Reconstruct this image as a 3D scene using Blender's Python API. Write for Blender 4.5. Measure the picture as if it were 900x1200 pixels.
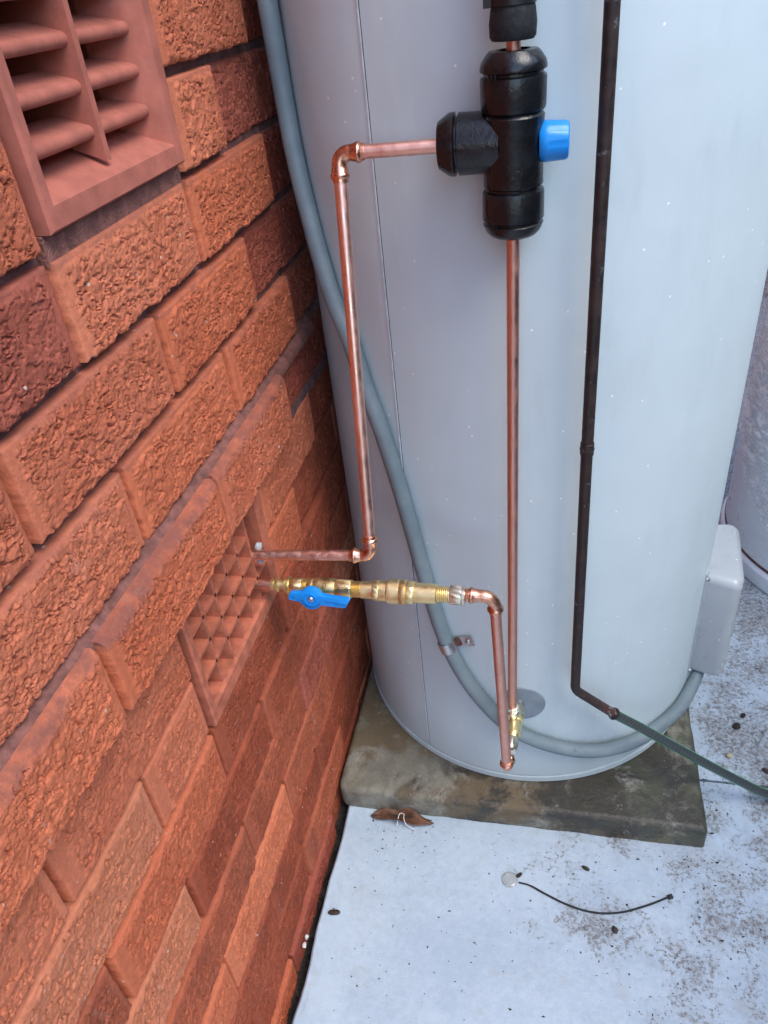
import bpy, math, random
import numpy as np
from mathutils import Vector, Matrix

for o in list(bpy.data.objects):
    bpy.data.objects.remove(o)
S = bpy.context.scene
COL = S.collection
PI = math.pi
rad = math.radians
random.seed(7)

# ------------------------------------------------------------------ camera
cam = bpy.data.cameras.new('camera')
cam.sensor_fit = 'VERTICAL'
cam.sensor_height = 36.0
cam.lens = 894.08 / 1200.0 * 36.0
cam.clip_start = 0.01
cam.clip_end = 500.0
camo = bpy.data.objects.new('camera', cam)
COL.objects.link(camo)
right = Vector((0.97675024, 0.19161771, -0.09613337))
down = Vector((0.03453526, -0.58320829, -0.8115882))
fwd = Vector((-0.21158045, 0.78939898, -0.57626641))
M = Matrix((right, -down, -fwd)).transposed().to_4x4()
M.translation = Vector((0.34948867, -0.36296083, 0.39467001))
camo.matrix_world = M
S.camera = camo

# ------------------------------------------------------------------ sky, sun, exposure
SUN_EL, SUN_AZ = rad(57), rad(118)        # azimuth: compass angle from +y towards +x; soft veiled sun over the open yard
world = bpy.data.worlds.new('World')
S.world = world
world.use_nodes = True
wn = world.node_tree
wn.nodes.clear()
sky = wn.nodes.new('ShaderNodeTexSky')
sky.sky_type = 'NISHITA'
sky.sun_disc = False
sky.sun_elevation = SUN_EL
sky.sun_rotation = SUN_AZ
sky.air_density = 0.9
sky.dust_density = 1.0
sky.ozone_density = 1.0
bg = wn.nodes.new('ShaderNodeBackground')
bg.inputs['Strength'].default_value = 0.15
wo = wn.nodes.new('ShaderNodeOutputWorld')
wn.links.new(sky.outputs[0], bg.inputs[0])
wn.links.new(bg.outputs[0], wo.inputs[0])
sl = bpy.data.lights.new('sun', 'SUN')
sl.energy = 0.65
sl.angle = rad(32)
sl.color = (1.0, 0.95, 0.88)
so = bpy.data.objects.new('sun', sl)
COL.objects.link(so)
sd = Vector((math.sin(SUN_AZ) * math.cos(SUN_EL), math.cos(SUN_AZ) * math.cos(SUN_EL), math.sin(SUN_EL)))
so.rotation_euler = sd.to_track_quat('Z', 'Y').to_euler()
S.view_settings.view_transform = 'Standard'
S.view_settings.look = 'None'
S.view_settings.gamma = 1.0
S.view_settings.exposure = 1.72
S.render.resolution_x, S.render.resolution_y = 768, 1024

# ------------------------------------------------------------------ node helpers
class NT:
    def __init__(s, name):
        s.m = bpy.data.materials.new(name)
        s.m.use_nodes = True
        s.t = s.m.node_tree
        s.t.nodes.clear()
        s.out = s.t.nodes.new('ShaderNodeOutputMaterial')
    def n(s, typ, ins=None, **kw):
        nd = s.t.nodes.new('ShaderNode' + typ)
        for k, v in kw.items():
            setattr(nd, k, v)
        for k, v in (ins or {}).items():
            sock = nd.inputs[k]
            if isinstance(v, bpy.types.NodeSocket):
                s.t.links.new(v, sock)
            else:
                sock.default_value = v
        return nd
    def math(s, op, a, b=0.0, c=0.0, clamp=False):
        nd = s.n('Math', operation=op, use_clamp=clamp)
        for i, v in enumerate((a, b, c)):
            if isinstance(v, bpy.types.NodeSocket):
                s.t.links.new(v, nd.inputs[i])
            else:
                nd.inputs[i].default_value = v
        return nd.outputs[0]
    def ramp(s, fac, lo, hi, a=0.0, b=1.0):
        nd = s.n('MapRange', {'Value': fac, 'From Min': lo, 'From Max': hi, 'To Min': a, 'To Max': b})
        nd.interpolation_type = 'SMOOTHSTEP'
        return nd.outputs[0]
    def mix(s, fac, a, b, mode='MIX'):
        nd = s.n('Mix', data_type='RGBA', blend_type=mode)
        for i, v in ((0, fac), (6, a), (7, b)):
            if isinstance(v, bpy.types.NodeSocket):
                s.t.links.new(v, nd.inputs[i])
            else:
                nd.inputs[i].default_value = v if i == 0 else (*v, 1.0) if len(v) == 3 else v
        return nd.outputs[2]
    def noise(s, vec, scale, detail=4.0, rough=0.55, dist=0.0):
        return s.n('TexNoise', {'Vector': vec, 'Scale': scale, 'Detail': detail, 'Roughness': rough, 'Distortion': dist}).outputs[0]
    def coords(s, scale=(1, 1, 1), rand=False):
        tc = s.n('TexCoord').outputs['Object']
        if rand:
            r = s.n('ObjectInfo').outputs['Random']
            off = s.n('CombineXYZ', {'X': s.math('MULTIPLY', r, 37.0), 'Y': s.math('MULTIPLY', r, 91.0), 'Z': s.math('MULTIPLY', r, 53.0)}).outputs[0]
            tc = s.n('VectorMath', {0: tc, 1: off}, operation='ADD').outputs[0]
        if scale != (1, 1, 1):
            tc = s.n('VectorMath', {0: tc, 1: scale}, operation='MULTIPLY').outputs[0]
        return tc
    def bump(s, h, strength=0.3, dist=0.001, normal=None):
        d = {'Height': h, 'Strength': strength, 'Distance': dist}
        if normal is not None:
            d['Normal'] = normal
        return s.n('Bump', d).outputs[0]
    def bsdf(s, col, rough=0.5, metal=0.0, normal=None, **kw):
        b = s.n('BsdfPrincipled')
        def put(k, v):
            if isinstance(v, bpy.types.NodeSocket):
                s.t.links.new(v, b.inputs[k])
            else:
                b.inputs[k].default_value = (*v, 1.0) if isinstance(v, tuple) and len(v) == 3 else v
        put('Base Color', col); put('Roughness', rough); put('Metallic', metal)
        if normal is not None:
            put('Normal', normal)
        for k, v in kw.items():
            put(k.replace('_', ' '), v)
        s.t.links.new(b.outputs[0], s.out.inputs[0])
        return s.m

MAT = {}
def simple(name, col, rough=0.5, metal=0.0, var=0.15, scale=60.0, bump=0.0, bdist=0.0006, **kw):
    t = NT(name)
    c = t.coords()
    nz = t.noise(c, scale, 5.0, 0.6)
    dark = tuple(v * (1 - var) for v in col)
    lite = tuple(min(1, v * (1 + var)) for v in col)
    colr = t.mix(t.ramp(nz, 0.3, 0.7), dark, lite)
    rg = t.ramp(t.noise(c, scale * 2.3, 3.0), 0.3, 0.7, max(0.03, rough * 0.8), min(1, rough * 1.2))
    nm = t.bump(t.noise(c, scale * 8, 3.0), bump, bdist) if bump else None
    MAT[name] = t.bsdf(colr, rg, metal, nm, **kw)
    return MAT[name]

# bricks: four firing colours sharing one recipe
def brick_mat(name, a, b, lime=0.0, grime=0.0):
    t = NT(name)
    c = t.coords(rand=True)
    r = t.n('ObjectInfo').outputs['Random']
    big = t.noise(c, 14.0, 5.0, 0.6)
    col = t.mix(t.ramp(big, 0.28, 0.72), a, b)
    fine = t.noise(c, 160.0, 4.0, 0.65)
    col = t.mix(t.ramp(fine, 0.35, 0.7, 0.0, 0.55), col, tuple(v * 0.62 for v in a))
    skin = t.n('Attribute', attribute_name='skin').outputs['Fac']
    col = t.mix(t.math('MULTIPLY', skin, 0.35), col, tuple(min(1, v * 1.18) for v in b))
    hs = t.n('HueSaturation', {'Hue': t.math('MULTIPLY_ADD', r, 0.004, 0.4985), 'Saturation': t.math('MULTIPLY_ADD', r, -0.03, 1.02), 'Value': t.math('MULTIPLY_ADD', r, 0.30, 0.90), 'Color': col}).outputs[0]
    # cement smears along the bed edges
    wash = t.n('Attribute', attribute_name='wash').outputs['Fac']
    wn_ = t.ramp(t.noise(c, 45.0, 5.0, 0.65), 0.3, 0.62)
    col = t.mix(t.math('MULTIPLY', wash, t.math('MULTIPLY_ADD', wn_, 0.6, 0.3)), hs, (0.25, 0.095, 0.072))
    # lime bloom and splashes
    lm = t.noise(t.coords((1, 1, 0.4), rand=True), 22.0, 6.0, 0.7, 0.4)
    lm = t.math('MULTIPLY', t.ramp(lm, 0.60, 0.78), t.ramp(t.noise(c, 170.0, 3.0, 0.7), 0.4, 0.62))
    col = t.mix(t.math('MULTIPLY', lm, lime, clamp=True), col, (0.55, 0.50, 0.47))
    vo = t.n('TexVoronoi', {'Vector': c, 'Scale': 95.0, 'Randomness': 1.0})
    dots = t.math('MULTIPLY', t.ramp(vo.outputs['Distance'], 0.10, 0.18, 1.0, 0.0), t.ramp(t.n('SeparateColor', {0: vo.outputs['Color']}).outputs[0], 0.93, 0.96))
    col = t.mix(t.math('MULTIPLY', dots, 0.8), col, (0.62, 0.55, 0.45))
    if grime:
        g = t.ramp(t.noise(t.coords((1, 1, 0.5), rand=True), 18.0, 6.0, 0.7), 0.42, 0.7)
        col = t.mix(t.math('MULTIPLY', g, grime), col, (0.035, 0.02, 0.018))
    hgt = t.math('ADD', t.noise(c, 330.0, 5.0, 0.75), t.math('MULTIPLY', t.noise(c, 1100.0, 2.0), 0.5))
    nm = t.bump(hgt, 0.9, 0.0016)
    MAT[name] = t.bsdf(col, t.ramp(fine, 0.3, 0.7, 0.62, 0.9), 0.0, nm, Specular_IOR_Level=0.18)
brick_mat('brick_orange', (0.55, 0.160, 0.082), (0.63, 0.205, 0.112), 0.25)
brick_mat('brick_red', (0.50, 0.130, 0.062), (0.59, 0.170, 0.084), 0.3)
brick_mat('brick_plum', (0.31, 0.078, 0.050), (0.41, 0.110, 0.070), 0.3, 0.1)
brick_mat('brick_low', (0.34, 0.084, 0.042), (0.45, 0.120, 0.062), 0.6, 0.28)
brick_mat('brick_pale', (0.58, 0.200, 0.105), (0.66, 0.245, 0.135), 0.3)
simple('mortar', (0.15, 0.078, 0.072), 0.9, var=0.35, scale=40, bump=0.7, bdist=0.002)
simple('mortar_sandy', (0.24, 0.10, 0.078), 0.95, var=0.35, scale=60, bump=0.9, bdist=0.003)
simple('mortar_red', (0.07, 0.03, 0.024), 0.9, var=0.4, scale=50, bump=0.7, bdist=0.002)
simple('mortar_wash', (0.20, 0.080, 0.062), 0.85, var=0.35, scale=70, bump=0.6, bdist=0.0015)
simple('terracotta', (0.39, 0.120, 0.080), 0.85, var=0.16, scale=38, bump=0.35, bdist=0.0006)
simple('terracotta_low', (0.42, 0.125, 0.068), 0.8, var=0.25, scale=55, bump=0.35, bdist=0.0006)
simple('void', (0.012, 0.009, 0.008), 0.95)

# tank enamel
def enamel(name, col, rough):
    t = NT(name)
    c = t.coords()
    colr = t.mix(t.ramp(t.noise(c, 5.0, 6.0, 0.6), 0.3, 0.7), tuple(v * 0.95 for v in col), col)
    grime = t.math('MULTIPLY', t.ramp(t.noise(t.coords((1, 1, 0.25)), 9.0, 6.0, 0.7), 0.50, 0.72), 0.34)
    colr = t.mix(grime, colr, tuple(v * 0.72 for v in col))
    vo = t.n('TexVoronoi', {'Vector': c, 'Scale': 55.0, 'Randomness': 1.0})
    dots = t.math('MULTIPLY', t.ramp(vo.outputs['Distance'], 0.06, 0.09, 1.0, 0.0), t.ramp(t.n('SeparateColor', {0: vo.outputs['Color']}).outputs[0], 0.60, 0.605))
    colr = t.mix(dots, colr, (0.85, 0.85, 0.83))
    nm = t.bump(t.noise(c, 4.2, 3.0), 0.4, 0.014)
    nm = t.bump(t.noise(c, 900.0, 2.0), 0.08, 0.0004, nm)
    MAT[name] = t.bsdf(colr, t.ramp(t.noise(c, 30.0, 5.0), 0.3, 0.7, rough * 0.85, rough * 1.2), 0.0, nm, Coat_Weight=0.15, Coat_Roughness=0.2)
enamel('enamel', (0.525, 0.625, 0.645), 0.46)  # grey tank colour with blue skylight mixed into it
enamel('enamel_white', (0.82, 0.90, 0.93), 0.3)
enamel('cover_white', (0.43, 0.47, 0.48), 0.3)
simple('seam_light', (0.62, 0.66, 0.68), 0.35)
simple('seam_dark', (0.06, 0.065, 0.07), 0.7)
simple('gasket', (0.20, 0.245, 0.275), 0.6, var=0.12)

# metals
def metal(name, a, b, rough, tarn=None, tarn_amt=0.5):
    t = NT(name)
    c = t.coords((1, 1, 0.5))
    nz = t.noise(c, 70.0, 6.0, 0.65)
    col = t.mix(t.ramp(nz, 0.3, 0.7), a, b)
    rg = t.ramp(t.noise(c, 130.0, 5.0, 0.6), 0.3, 0.7, rough * 0.75, rough * 1.35)
    mt = 1.0
    if tarn:
        f = t.math('MULTIPLY', t.ramp(t.noise(c, 45.0, 6.0, 0.7), 0.5, 0.72), tarn_amt)
        col = t.mix(f, col, tarn)
        rg = t.math('ADD', rg, t.math('MULTIPLY', f, 0.3))
    nm = t.bump(t.noise(c, 500.0, 3.0), 0.12, 0.0004)
    MAT[name] = t.bsdf(col, rg, mt, nm)
metal('copper', (0.88, 0.53, 0.42), (0.94, 0.60, 0.49), 0.36, (0.62, 0.32, 0.24), 0.3)
metal('copper_dull', (0.74, 0.39, 0.30), (0.82, 0.46, 0.36), 0.4, (0.55, 0.27, 0.20), 0.3)
metal('copper_fitting', (0.72, 0.35, 0.22), (0.85, 0.47, 0.33), 0.27, (0.32, 0.13, 0.08), 0.5)
metal('brass', (0.88, 0.71, 0.33), (0.94, 0.81, 0.46), 0.36, (0.52, 0.41, 0.20), 0.35)
metal('nickel', (0.78, 0.74, 0.58), (0.86, 0.82, 0.68), 0.3, (0.48, 0.44, 0.32), 0.4)
metal('steel', (0.50, 0.52, 0.53), (0.62, 0.63, 0.63), 0.35, (0.30, 0.31, 0.32), 0.5)
simple('brass_mark', (0.10, 0.07, 0.025), 0.6)
t = NT('oxide')
c = t.coords()
nz = t.noise(c, 60.0, 6.0, 0.7)
col = t.mix(t.ramp(nz, 0.35, 0.7), (0.022, 0.016, 0.015), (0.052, 0.032, 0.027))
gm = t.ramp(t.noise(c, 85.0, 5.0, 0.7, 0.3), 0.61, 0.68)
col = t.mix(t.math('MULTIPLY', gm, 0.7), col, (0.16, 0.20, 0.185))
MAT['oxide'] = t.bsdf(col, t.ramp(nz, 0.3, 0.7, 0.42, 0.7), 0.25, t.bump(nz, 0.3, 0.001))
t = NT('oxide_end')
c = t.coords()
nz = t.noise(c, 110.0, 5.0, 0.7)
col = t.mix(t.ramp(nz, 0.42, 0.55), (0.10, 0.028, 0.024), (0.035, 0.028, 0.026))
col = t.mix(t.ramp(t.noise(c, 150.0, 5.0, 0.7), 0.56, 0.64), col, (0.22, 0.27, 0.25))
MAT['oxide_end'] = t.bsdf(col, 0.6, 0.15, t.bump(nz, 0.4, 0.001))

# plastics and rubbers
t = NT('conduit')
c = t.coords()
col = t.mix(t.ramp(t.noise(c, 12.0, 6.0, 0.65), 0.3, 0.72), (0.135, 0.185, 0.205), (0.20, 0.255, 0.275))
col = t.mix(t.math('MULTIPLY', t.ramp(t.noise(c, 38.0, 6.0, 0.7, 0.5), 0.62, 0.72), 0.5), col, (0.07, 0.085, 0.09))
MAT['conduit'] = t.bsdf(col, 0.48, 0.0, t.bump(t.noise(c, 200.0, 3.0), 0.15, 0.0005))
t = NT('jacket_black')
c = t.coords()
col = t.mix(t.ramp(t.noise(c, 70.0, 6.0, 0.7), 0.45, 0.75), (0.004, 0.0048, 0.006), (0.010, 0.012, 0.014))
dust = t.math('MULTIPLY', t.ramp(t.noise(c, 260.0, 4.0, 0.75), 0.66, 0.78), 0.3)
col = t.mix(dust, col, (0.16, 0.16, 0.155))
MAT['jacket_black'] = t.bsdf(col, t.ramp(t.noise(c, 45.0, 5.0), 0.3, 0.7, 0.16, 0.34), 0.0, t.bump(t.noise(c, 260.0, 4.0, 0.6), 0.35, 0.0012))
simple('foam', (0.009, 0.011, 0.013), 0.75, var=0.3, scale=90, bump=0.3)
simple('tie_black', (0.010, 0.011, 0.013), 0.4, var=0.2)
simple('blue_plastic', (0.004, 0.255, 0.74), 0.34, var=0.10, scale=30)
simple('blue_ink', (0.004, 0.055, 0.22), 0.5)
simple('hose_end', (0.01, 0.012, 0.012), 0.5)
t = NT('hose')
uv = t.n('UVMap').outputs[0]
sx = t.n('SeparateXYZ', {0: uv})
u, v = sx.outputs[0], sx.outputs[1]
def stripe(t, u, k, lo):
    return t.ramp(t.math('ABSOLUTE', t.math('SUBTRACT', t.math('FRACT', t.math('MULTIPLY', u, k)), 0.5)), lo, lo + 0.12)
a = stripe(t, t.math('ADD', u, t.math('MULTIPLY', v, 3.0)), 22.0, 0.30)
b = stripe(t, t.math('SUBTRACT', u, t.math('MULTIPLY', v, 3.0)), 22.0, 0.36)
col = t.mix(t.math('MULTIPLY', t.math('MAXIMUM', a, b), 0.6), (0.006, 0.011, 0.010), (0.17, 0.21, 0.21))
g = t.math('MAXIMUM', t.math('LESS_THAN', t.math('ABSOLUTE', t.math('SUBTRACT', u, 0.192)), 0.026), t.math('LESS_THAN', t.math('ABSOLUTE', t.math('SUBTRACT', u, 0.590)), 0.028))
col = t.mix(g, col, (0.04, 0.50, 0.20))
MAT['hose'] = t.bsdf(col, 0.3, 0.0, t.bump(a, 0.2, 0.0005), Coat_Weight=0.4, Coat_Roughness=0.15)

# white floor paint with skylight blue mixed in, worn towards the open yard
t = NT('floor_paint')
c = t.coords()
xyz = t.n('SeparateXYZ', {0: c})
X, Y = xyz.outputs[0], xyz.outputs[1]
big = t.noise(c, 5.5, 6.0, 0.65)
wear = t.math('ADD', t.math('MULTIPLY', t.math('SUBTRACT', X, 0.46), 1.2), t.math('ADD', t.math('MULTIPLY', t.math('SUBTRACT', big, 0.5), 1.9), t.math('MULTIPLY', t.math('SUBTRACT', t.noise(c, 13.0, 6.0, 0.7, 0.5), 0.5), 1.6)))
wear = t.math('ADD', wear, t.math('MULTIPLY', t.math('SUBTRACT', Y, 0.25), 0.35))
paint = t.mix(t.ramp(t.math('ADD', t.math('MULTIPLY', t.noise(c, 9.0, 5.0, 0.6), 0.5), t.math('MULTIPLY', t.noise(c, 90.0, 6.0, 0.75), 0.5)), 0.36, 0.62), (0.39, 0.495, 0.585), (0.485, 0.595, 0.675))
sp = t.noise(c, 150.0, 6.0, 0.8)
sp2 = t.noise(c, 75.0, 6.0, 0.75)
thr = t.ramp(wear, -0.25, 0.55, 0.66, 0.44)
spk = t.ramp(t.math('SUBTRACT', sp, thr), -0.01, 0.07)
thr2 = t.ramp(wear, -0.15, 0.6, 0.74, 0.49)
spk2 = t.ramp(t.math('SUBTRACT', sp2, thr2), 0.0, 0.10)
conc = t.mix(t.ramp(t.noise(c, 330.0, 3.0, 0.7), 0.35, 0.65), (0.13, 0.135, 0.135), (0.36, 0.37, 0.37))
grey = t.math('MULTIPLY', t.ramp(t.math('ADD', wear, t.math('MULTIPLY', t.math('SUBTRACT', t.noise(c, 30.0, 6.0, 0.7), 0.5), 1.6)), 0.0, 0.7), 0.5)
col = t.mix(grey, paint, (0.33, 0.36, 0.375))
col = t.mix(t.math('MULTIPLY', spk, 0.85), col, conc)
col = t.mix(t.math('MULTIPLY', spk2, 0.8), col, (0.14, 0.145, 0.145))
tan = t.math('MULTIPLY', t.ramp(t.noise(c, 16.0, 6.0, 0.7, 0.6), 0.54, 0.72), 0.35)
col = t.mix(tan, col, (0.36, 0.37, 0.34))
vo = t.n('TexVoronoi', {'Vector': c, 'Scale': 120.0, 'Randomness': 1.0})
dots = t.math('MULTIPLY', t.ramp(vo.outputs['Distance'], 0.16, 0.24, 1.0, 0.0), t.math('LESS_THAN', t.n('SeparateColor', {0: vo.outputs['Color']}).outputs[0], t.ramp(wear, -0.3, 0.8, 0.012, 0.06)))
col = t.mix(t.math('MULTIPLY', dots, 0.9), col, (0.05, 0.042, 0.035))
h = t.math('ADD', t.math('MULTIPLY', t.noise(c, 26.0, 5.0, 0.6), 1.0), t.math('MULTIPLY', sp, 0.5))
h = t.math('SUBTRACT', h, t.math('MULTIPLY', t.math('ADD', spk, spk2), 0.35))
MAT['floor_paint'] = t.bsdf(col, t.math('MULTIPLY_ADD', spk, 0.3, 0.52), 0.0, t.bump(h, 0.5, 0.004))

# plinth: wet, iron and algae stained concrete
t = NT('plinth')
c = t.coords()
xyz = t.n('SeparateXYZ', {0: c})
X, Y = xyz.outputs[0], xyz.outputs[1]
n1 = t.noise(c, 7.0, 7.0, 0.68, 0.5)
n2 = t.noise(c, 16.0, 7.0, 0.7, 0.4)
n3 = t.noise(c, 150.0, 5.0, 0.7)
col = t.mix(t.ramp(n2, 0.35, 0.68), (0.15, 0.145, 0.112), (0.28, 0.27, 0.215))
col = t.mix(t.math('MULTIPLY', t.ramp(n1, 0.47, 0.58), 0.8), col, (0.13, 0.090, 0.042))
damp = t.math('MULTIPLY', t.ramp(t.math('ADD', X, t.math('MULTIPLY', t.math('SUBTRACT', n2, 0.5), 0.5)), 0.08, 0.26), t.ramp(t.noise(c, 10.0, 6.0, 0.7, 0.7), 0.60, 0.47))
col = t.mix(t.math('MULTIPLY', damp, 0.92), col, (0.028, 0.025, 0.019))
alg = t.math('MULTIPLY', t.ramp(X, 0.33, 0.55), t.ramp(t.noise(c, 22.0, 6.0, 0.75), 0.42, 0.62))
col = t.mix(t.math('MULTIPLY', alg, 0.7), col, (0.075, 0.085, 0.05))
lime = t.math('MULTIPLY', t.ramp(t.noise(c, 24.0, 7.0, 0.75, 0.8), 0.58, 0.66), t.ramp(n3, 0.35, 0.6))
col = t.mix(t.math('MULTIPLY', lime, 0.55), col, (0.42, 0.41, 0.37))
col = t.mix(t.math('MULTIPLY', t.ramp(n3, 0.5, 0.75), 0.4), col, (0.05, 0.045, 0.035))
MAT['plinth'] = t.bsdf(col, t.ramp(damp, 0.0, 1.0, 0.75, 0.38), 0.0, t.bump(t.math('ADD', n3, t.math('MULTIPLY', n2, 1.5)), 0.5, 0.003))
simple('soil', (0.055, 0.047, 0.038), 0.95, var=0.5, scale=30, bump=1.0, bdist=0.01)
simple('yard', (0.09, 0.10, 0.07), 0.95, var=0.3, scale=3, bump=0.6, bdist=0.01)
simple('debris', (0.028, 0.021, 0.015), 0.9, var=0.5, scale=200)
simple('pod', (0.045, 0.028, 0.018), 0.65, var=0.5, scale=200, bump=0.5)
simple('pebble_white', (0.62, 0.60, 0.54), 0.7, var=0.15, scale=100, bump=0.3)
simple('pebble_cream', (0.45, 0.40, 0.27), 0.6, var=0.2, scale=100, bump=0.3)
t = NT('dry_leaf')
c = t.coords()
col = t.mix(t.ramp(t.noise(c, 45.0, 5.0, 0.65), 0.3, 0.7), (0.075, 0.036, 0.020), (0.17, 0.082, 0.045))
MAT['dry_leaf'] = t.bsdf(col, 0.6, 0.0, t.bump(t.noise(c, 150.0, 4.0), 0.5, 0.001))
simple('white_wire', (0.7, 0.7, 0.7), 0.5)
t = NT('clear_plastic')
MAT['clear_plastic'] = t.bsdf((0.86, 0.90, 0.86), 0.12, 0.0, None, Transmission_Weight=0.75, IOR=1.45)
t = NT('film')
c = t.coords()
b1 = t.n('BsdfPrincipled', {'Base Color': (0.90, 0.95, 0.97, 1), 'Roughness': 0.12, 'Normal': t.bump(t.noise(c, 40.0, 5.0, 0.6, 0.6), 0.5, 0.006)})
tr = t.n('BsdfTransparent')
mx = t.n('MixShader', {0: t.ramp(t.noise(t.coords((1, 1, 2.5)), 30.0, 5.0, 0.6), 0.42, 0.62, 0.1, 0.85)})
t.t.links.new(tr.outputs[0], mx.inputs[1]); t.t.links.new(b1.outputs[0], mx.inputs[2]); t.t.links.new(mx.outputs[0], t.out.inputs[0])
MAT['film'] = t.m
simple('sealant', (0.42, 0.44, 0.45), 0.7, var=0.2, scale=120, bump=0.3)
simple('rust', (0.10, 0.035, 0.03), 0.75, var=0.4, scale=150)

# ------------------------------------------------------------------ object helpers
WO = {}
def link(o, parent, loc=None):
    COL.objects.link(o)
    if parent is not None:
        o.parent = parent
    return o
def tag(o, label, cat, group=None):
    o['label'] = label
    o['category'] = cat
    if group:
        o['group'] = group
    return o
def thing(name, loc, label, cat, group=None):
    o = bpy.data.objects.new(name, None)
    o.empty_display_size = 0.05
    o.location = loc
    COL.objects.link(o)
    WO[o] = Vector(loc)
    return tag(o, label, cat, group)
def make(name, geo, mat, parent=None, sharp=40, smooth=True, origin=None, kind=None):
    """geo = (verts, faces[, uvs per loop]); vertices in world space"""
    vs, fs = geo[0], geo[1]
    org = WO[parent] if parent is not None else Vector(origin if origin is not None else (0, 0, 0))
    me = bpy.data.meshes.new(name)
    me.from_pydata([(v[0] - org[0], v[1] - org[1], v[2] - org[2]) for v in vs], [], fs)
    if len(geo) > 2 and geo[2]:
        uvl = me.uv_layers.new(name='UVMap')
        for i, q in enumerate(geo[2]):
            uvl.data[i].uv = q
    me.update()
    if smooth:
        me.polygons.foreach_set('use_smooth', [True] * len(me.polygons))
        me.set_sharp_from_angle(angle=rad(sharp))
    me.materials.append(MAT[mat])
    o = bpy.data.objects.new(name, me)
    if parent is None:
        o.location = org
    link(o, parent)
    WO[o] = org
    if kind:
        o['kind'] = kind
    return o
def join(*gs):
    V, F, U = [], [], []
    uv = all(len(g) > 2 and g[2] for g in gs)
    for g in gs:
        k = len(V)
        V += list(g[0]); F += [tuple(i + k for i in f) for f in g[1]]
        if uv:
            U += list(g[2])
    return (V, F, U if uv else None)
def frame_of(d):
    d = Vector(d).normalized()
    a = Vector((0, 0, 1)) if abs(d.z) < 0.9 else Vector((0, 1, 0))
    x = a.cross(d).normalized()
    return x, d.cross(x).normalized(), d
def sweep(path, radii, seg=20, cap=True, twist=0.0):
    P = [Vector(p) for p in path]
    n = len(P)
    if not hasattr(radii, '__len__'):
        radii = [radii] * n
    T = []
    for i in range(n):
        d = (P[min(i + 1, n - 1)] - P[max(i - 1, 0)])
        T.append(d.normalized())
    x, y, _ = frame_of(T[0])
    V, F, U = [], [], []
    L = 0.0
    Ls = []
    for i in range(n):
        if i:
            q = T[i - 1].rotation_difference(T[i])
            x = q @ x
            L += (P[i] - P[i - 1]).length
        x = (x - T[i] * x.dot(T[i])).normalized()
        y = T[i].cross(x)
        Ls.append(L)
        for j in range(seg):
            a = 2 * PI * j / seg + twist
            V.append(P[i] + (x * math.cos(a) + y * math.sin(a)) * radii[i])
    for i in range(n - 1):
        for j in range(seg):
            k = (j + 1) % seg
            F.append((i * seg + j, i * seg + k, (i + 1) * seg + k, (i + 1) * seg + j))
            U += [(j / seg, Ls[i]), ((j + 1) / seg, Ls[i]), ((j + 1) / seg, Ls[i + 1]), (j / seg, Ls[i + 1])]
    if cap:
        F.append(tuple(range(seg - 1, -1, -1))); U += [(0.3, 0.3)] * seg
        F.append(tuple(range((n - 1) * seg, n * seg))); U += [(0.3, 0.3)] * seg
    return V, F, U
def lathe(prof, o, d, seg=32, cap=True):
    """prof: list of (distance along d, radius[, number of sides])"""
    x, y, d = frame_of(d)
    o = Vector(o)
    V, F = [], []
    for (h, r) in prof:
        for j in range(seg):
            a = 2 * PI * j / seg
            V.append(o + d * h + (x * math.cos(a) + y * math.sin(a)) * r)
    n = len(prof)
    for i in range(n - 1):
        for j in range(seg):
            k = (j + 1) % seg
            F.append((i * seg + j, i * seg + k, (i + 1) * seg + k, (i + 1) * seg + j))
    if cap:
        F.append(tuple(range(seg - 1, -1, -1)))
        F.append(tuple(range((n - 1) * seg, n * seg)))
    return V, F
def hexnut(h0, h1, r, o, d, rot=0.2, sides=6):
    """hexagon with chamfered corners"""
    x, y, d = frame_of(d)
    o = Vector(o)
    V, F = [], []
    m = 4
    seg = sides * m
    ch = min(0.0012, (h1 - h0) * 0.25)
    rin = r * math.cos(PI / sides)
    for (h, lim) in ((h0, rin), (h0 + ch, r), (h1 - ch, r), (h1, rin)):
        for j in range(seg):
            a = 2 * PI * j / seg
            b = (a % (2 * PI / sides)) - PI / sides
            rr = min(rin / math.cos(b), lim)
            V.append(o + d * h + (x * math.cos(a + rot) + y * math.sin(a + rot)) * rr)
    for i in range(3):
        for j in range(seg):
            k = (j + 1) % seg
            F.append((i * seg + j, i * seg + k, (i + 1) * seg + k, (i + 1) * seg + j))
    F.append(tuple(range(seg - 1, -1, -1)))
    F.append(tuple(range(3 * seg, 4 * seg)))
    return V, F
def arc(a, corner, b, r, n=10):
    """polyline a - rounded corner - b"""
    a, c, b = Vector(a), Vector(corner), Vector(b)
    u, v = (a - c).normalized(), (b - c).normalized()
    ang = u.angle(v)
    t_ = r / math.tan(ang / 2)
    p, q = c + u * t_, c + v * t_
    cen = c + (u + v).normalized() * (r / math.sin(ang / 2))
    out = [a]
    e0, e1 = p - cen, q - cen
    tot = e0.angle(e1)
    for i in range(n + 1):
        s = i / n
        w = (math.sin((1 - s) * tot) * e0 + math.sin(s * tot) * e1) / math.sin(tot)
        out.append(cen + w)
    out.append(b)
    return out
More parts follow.
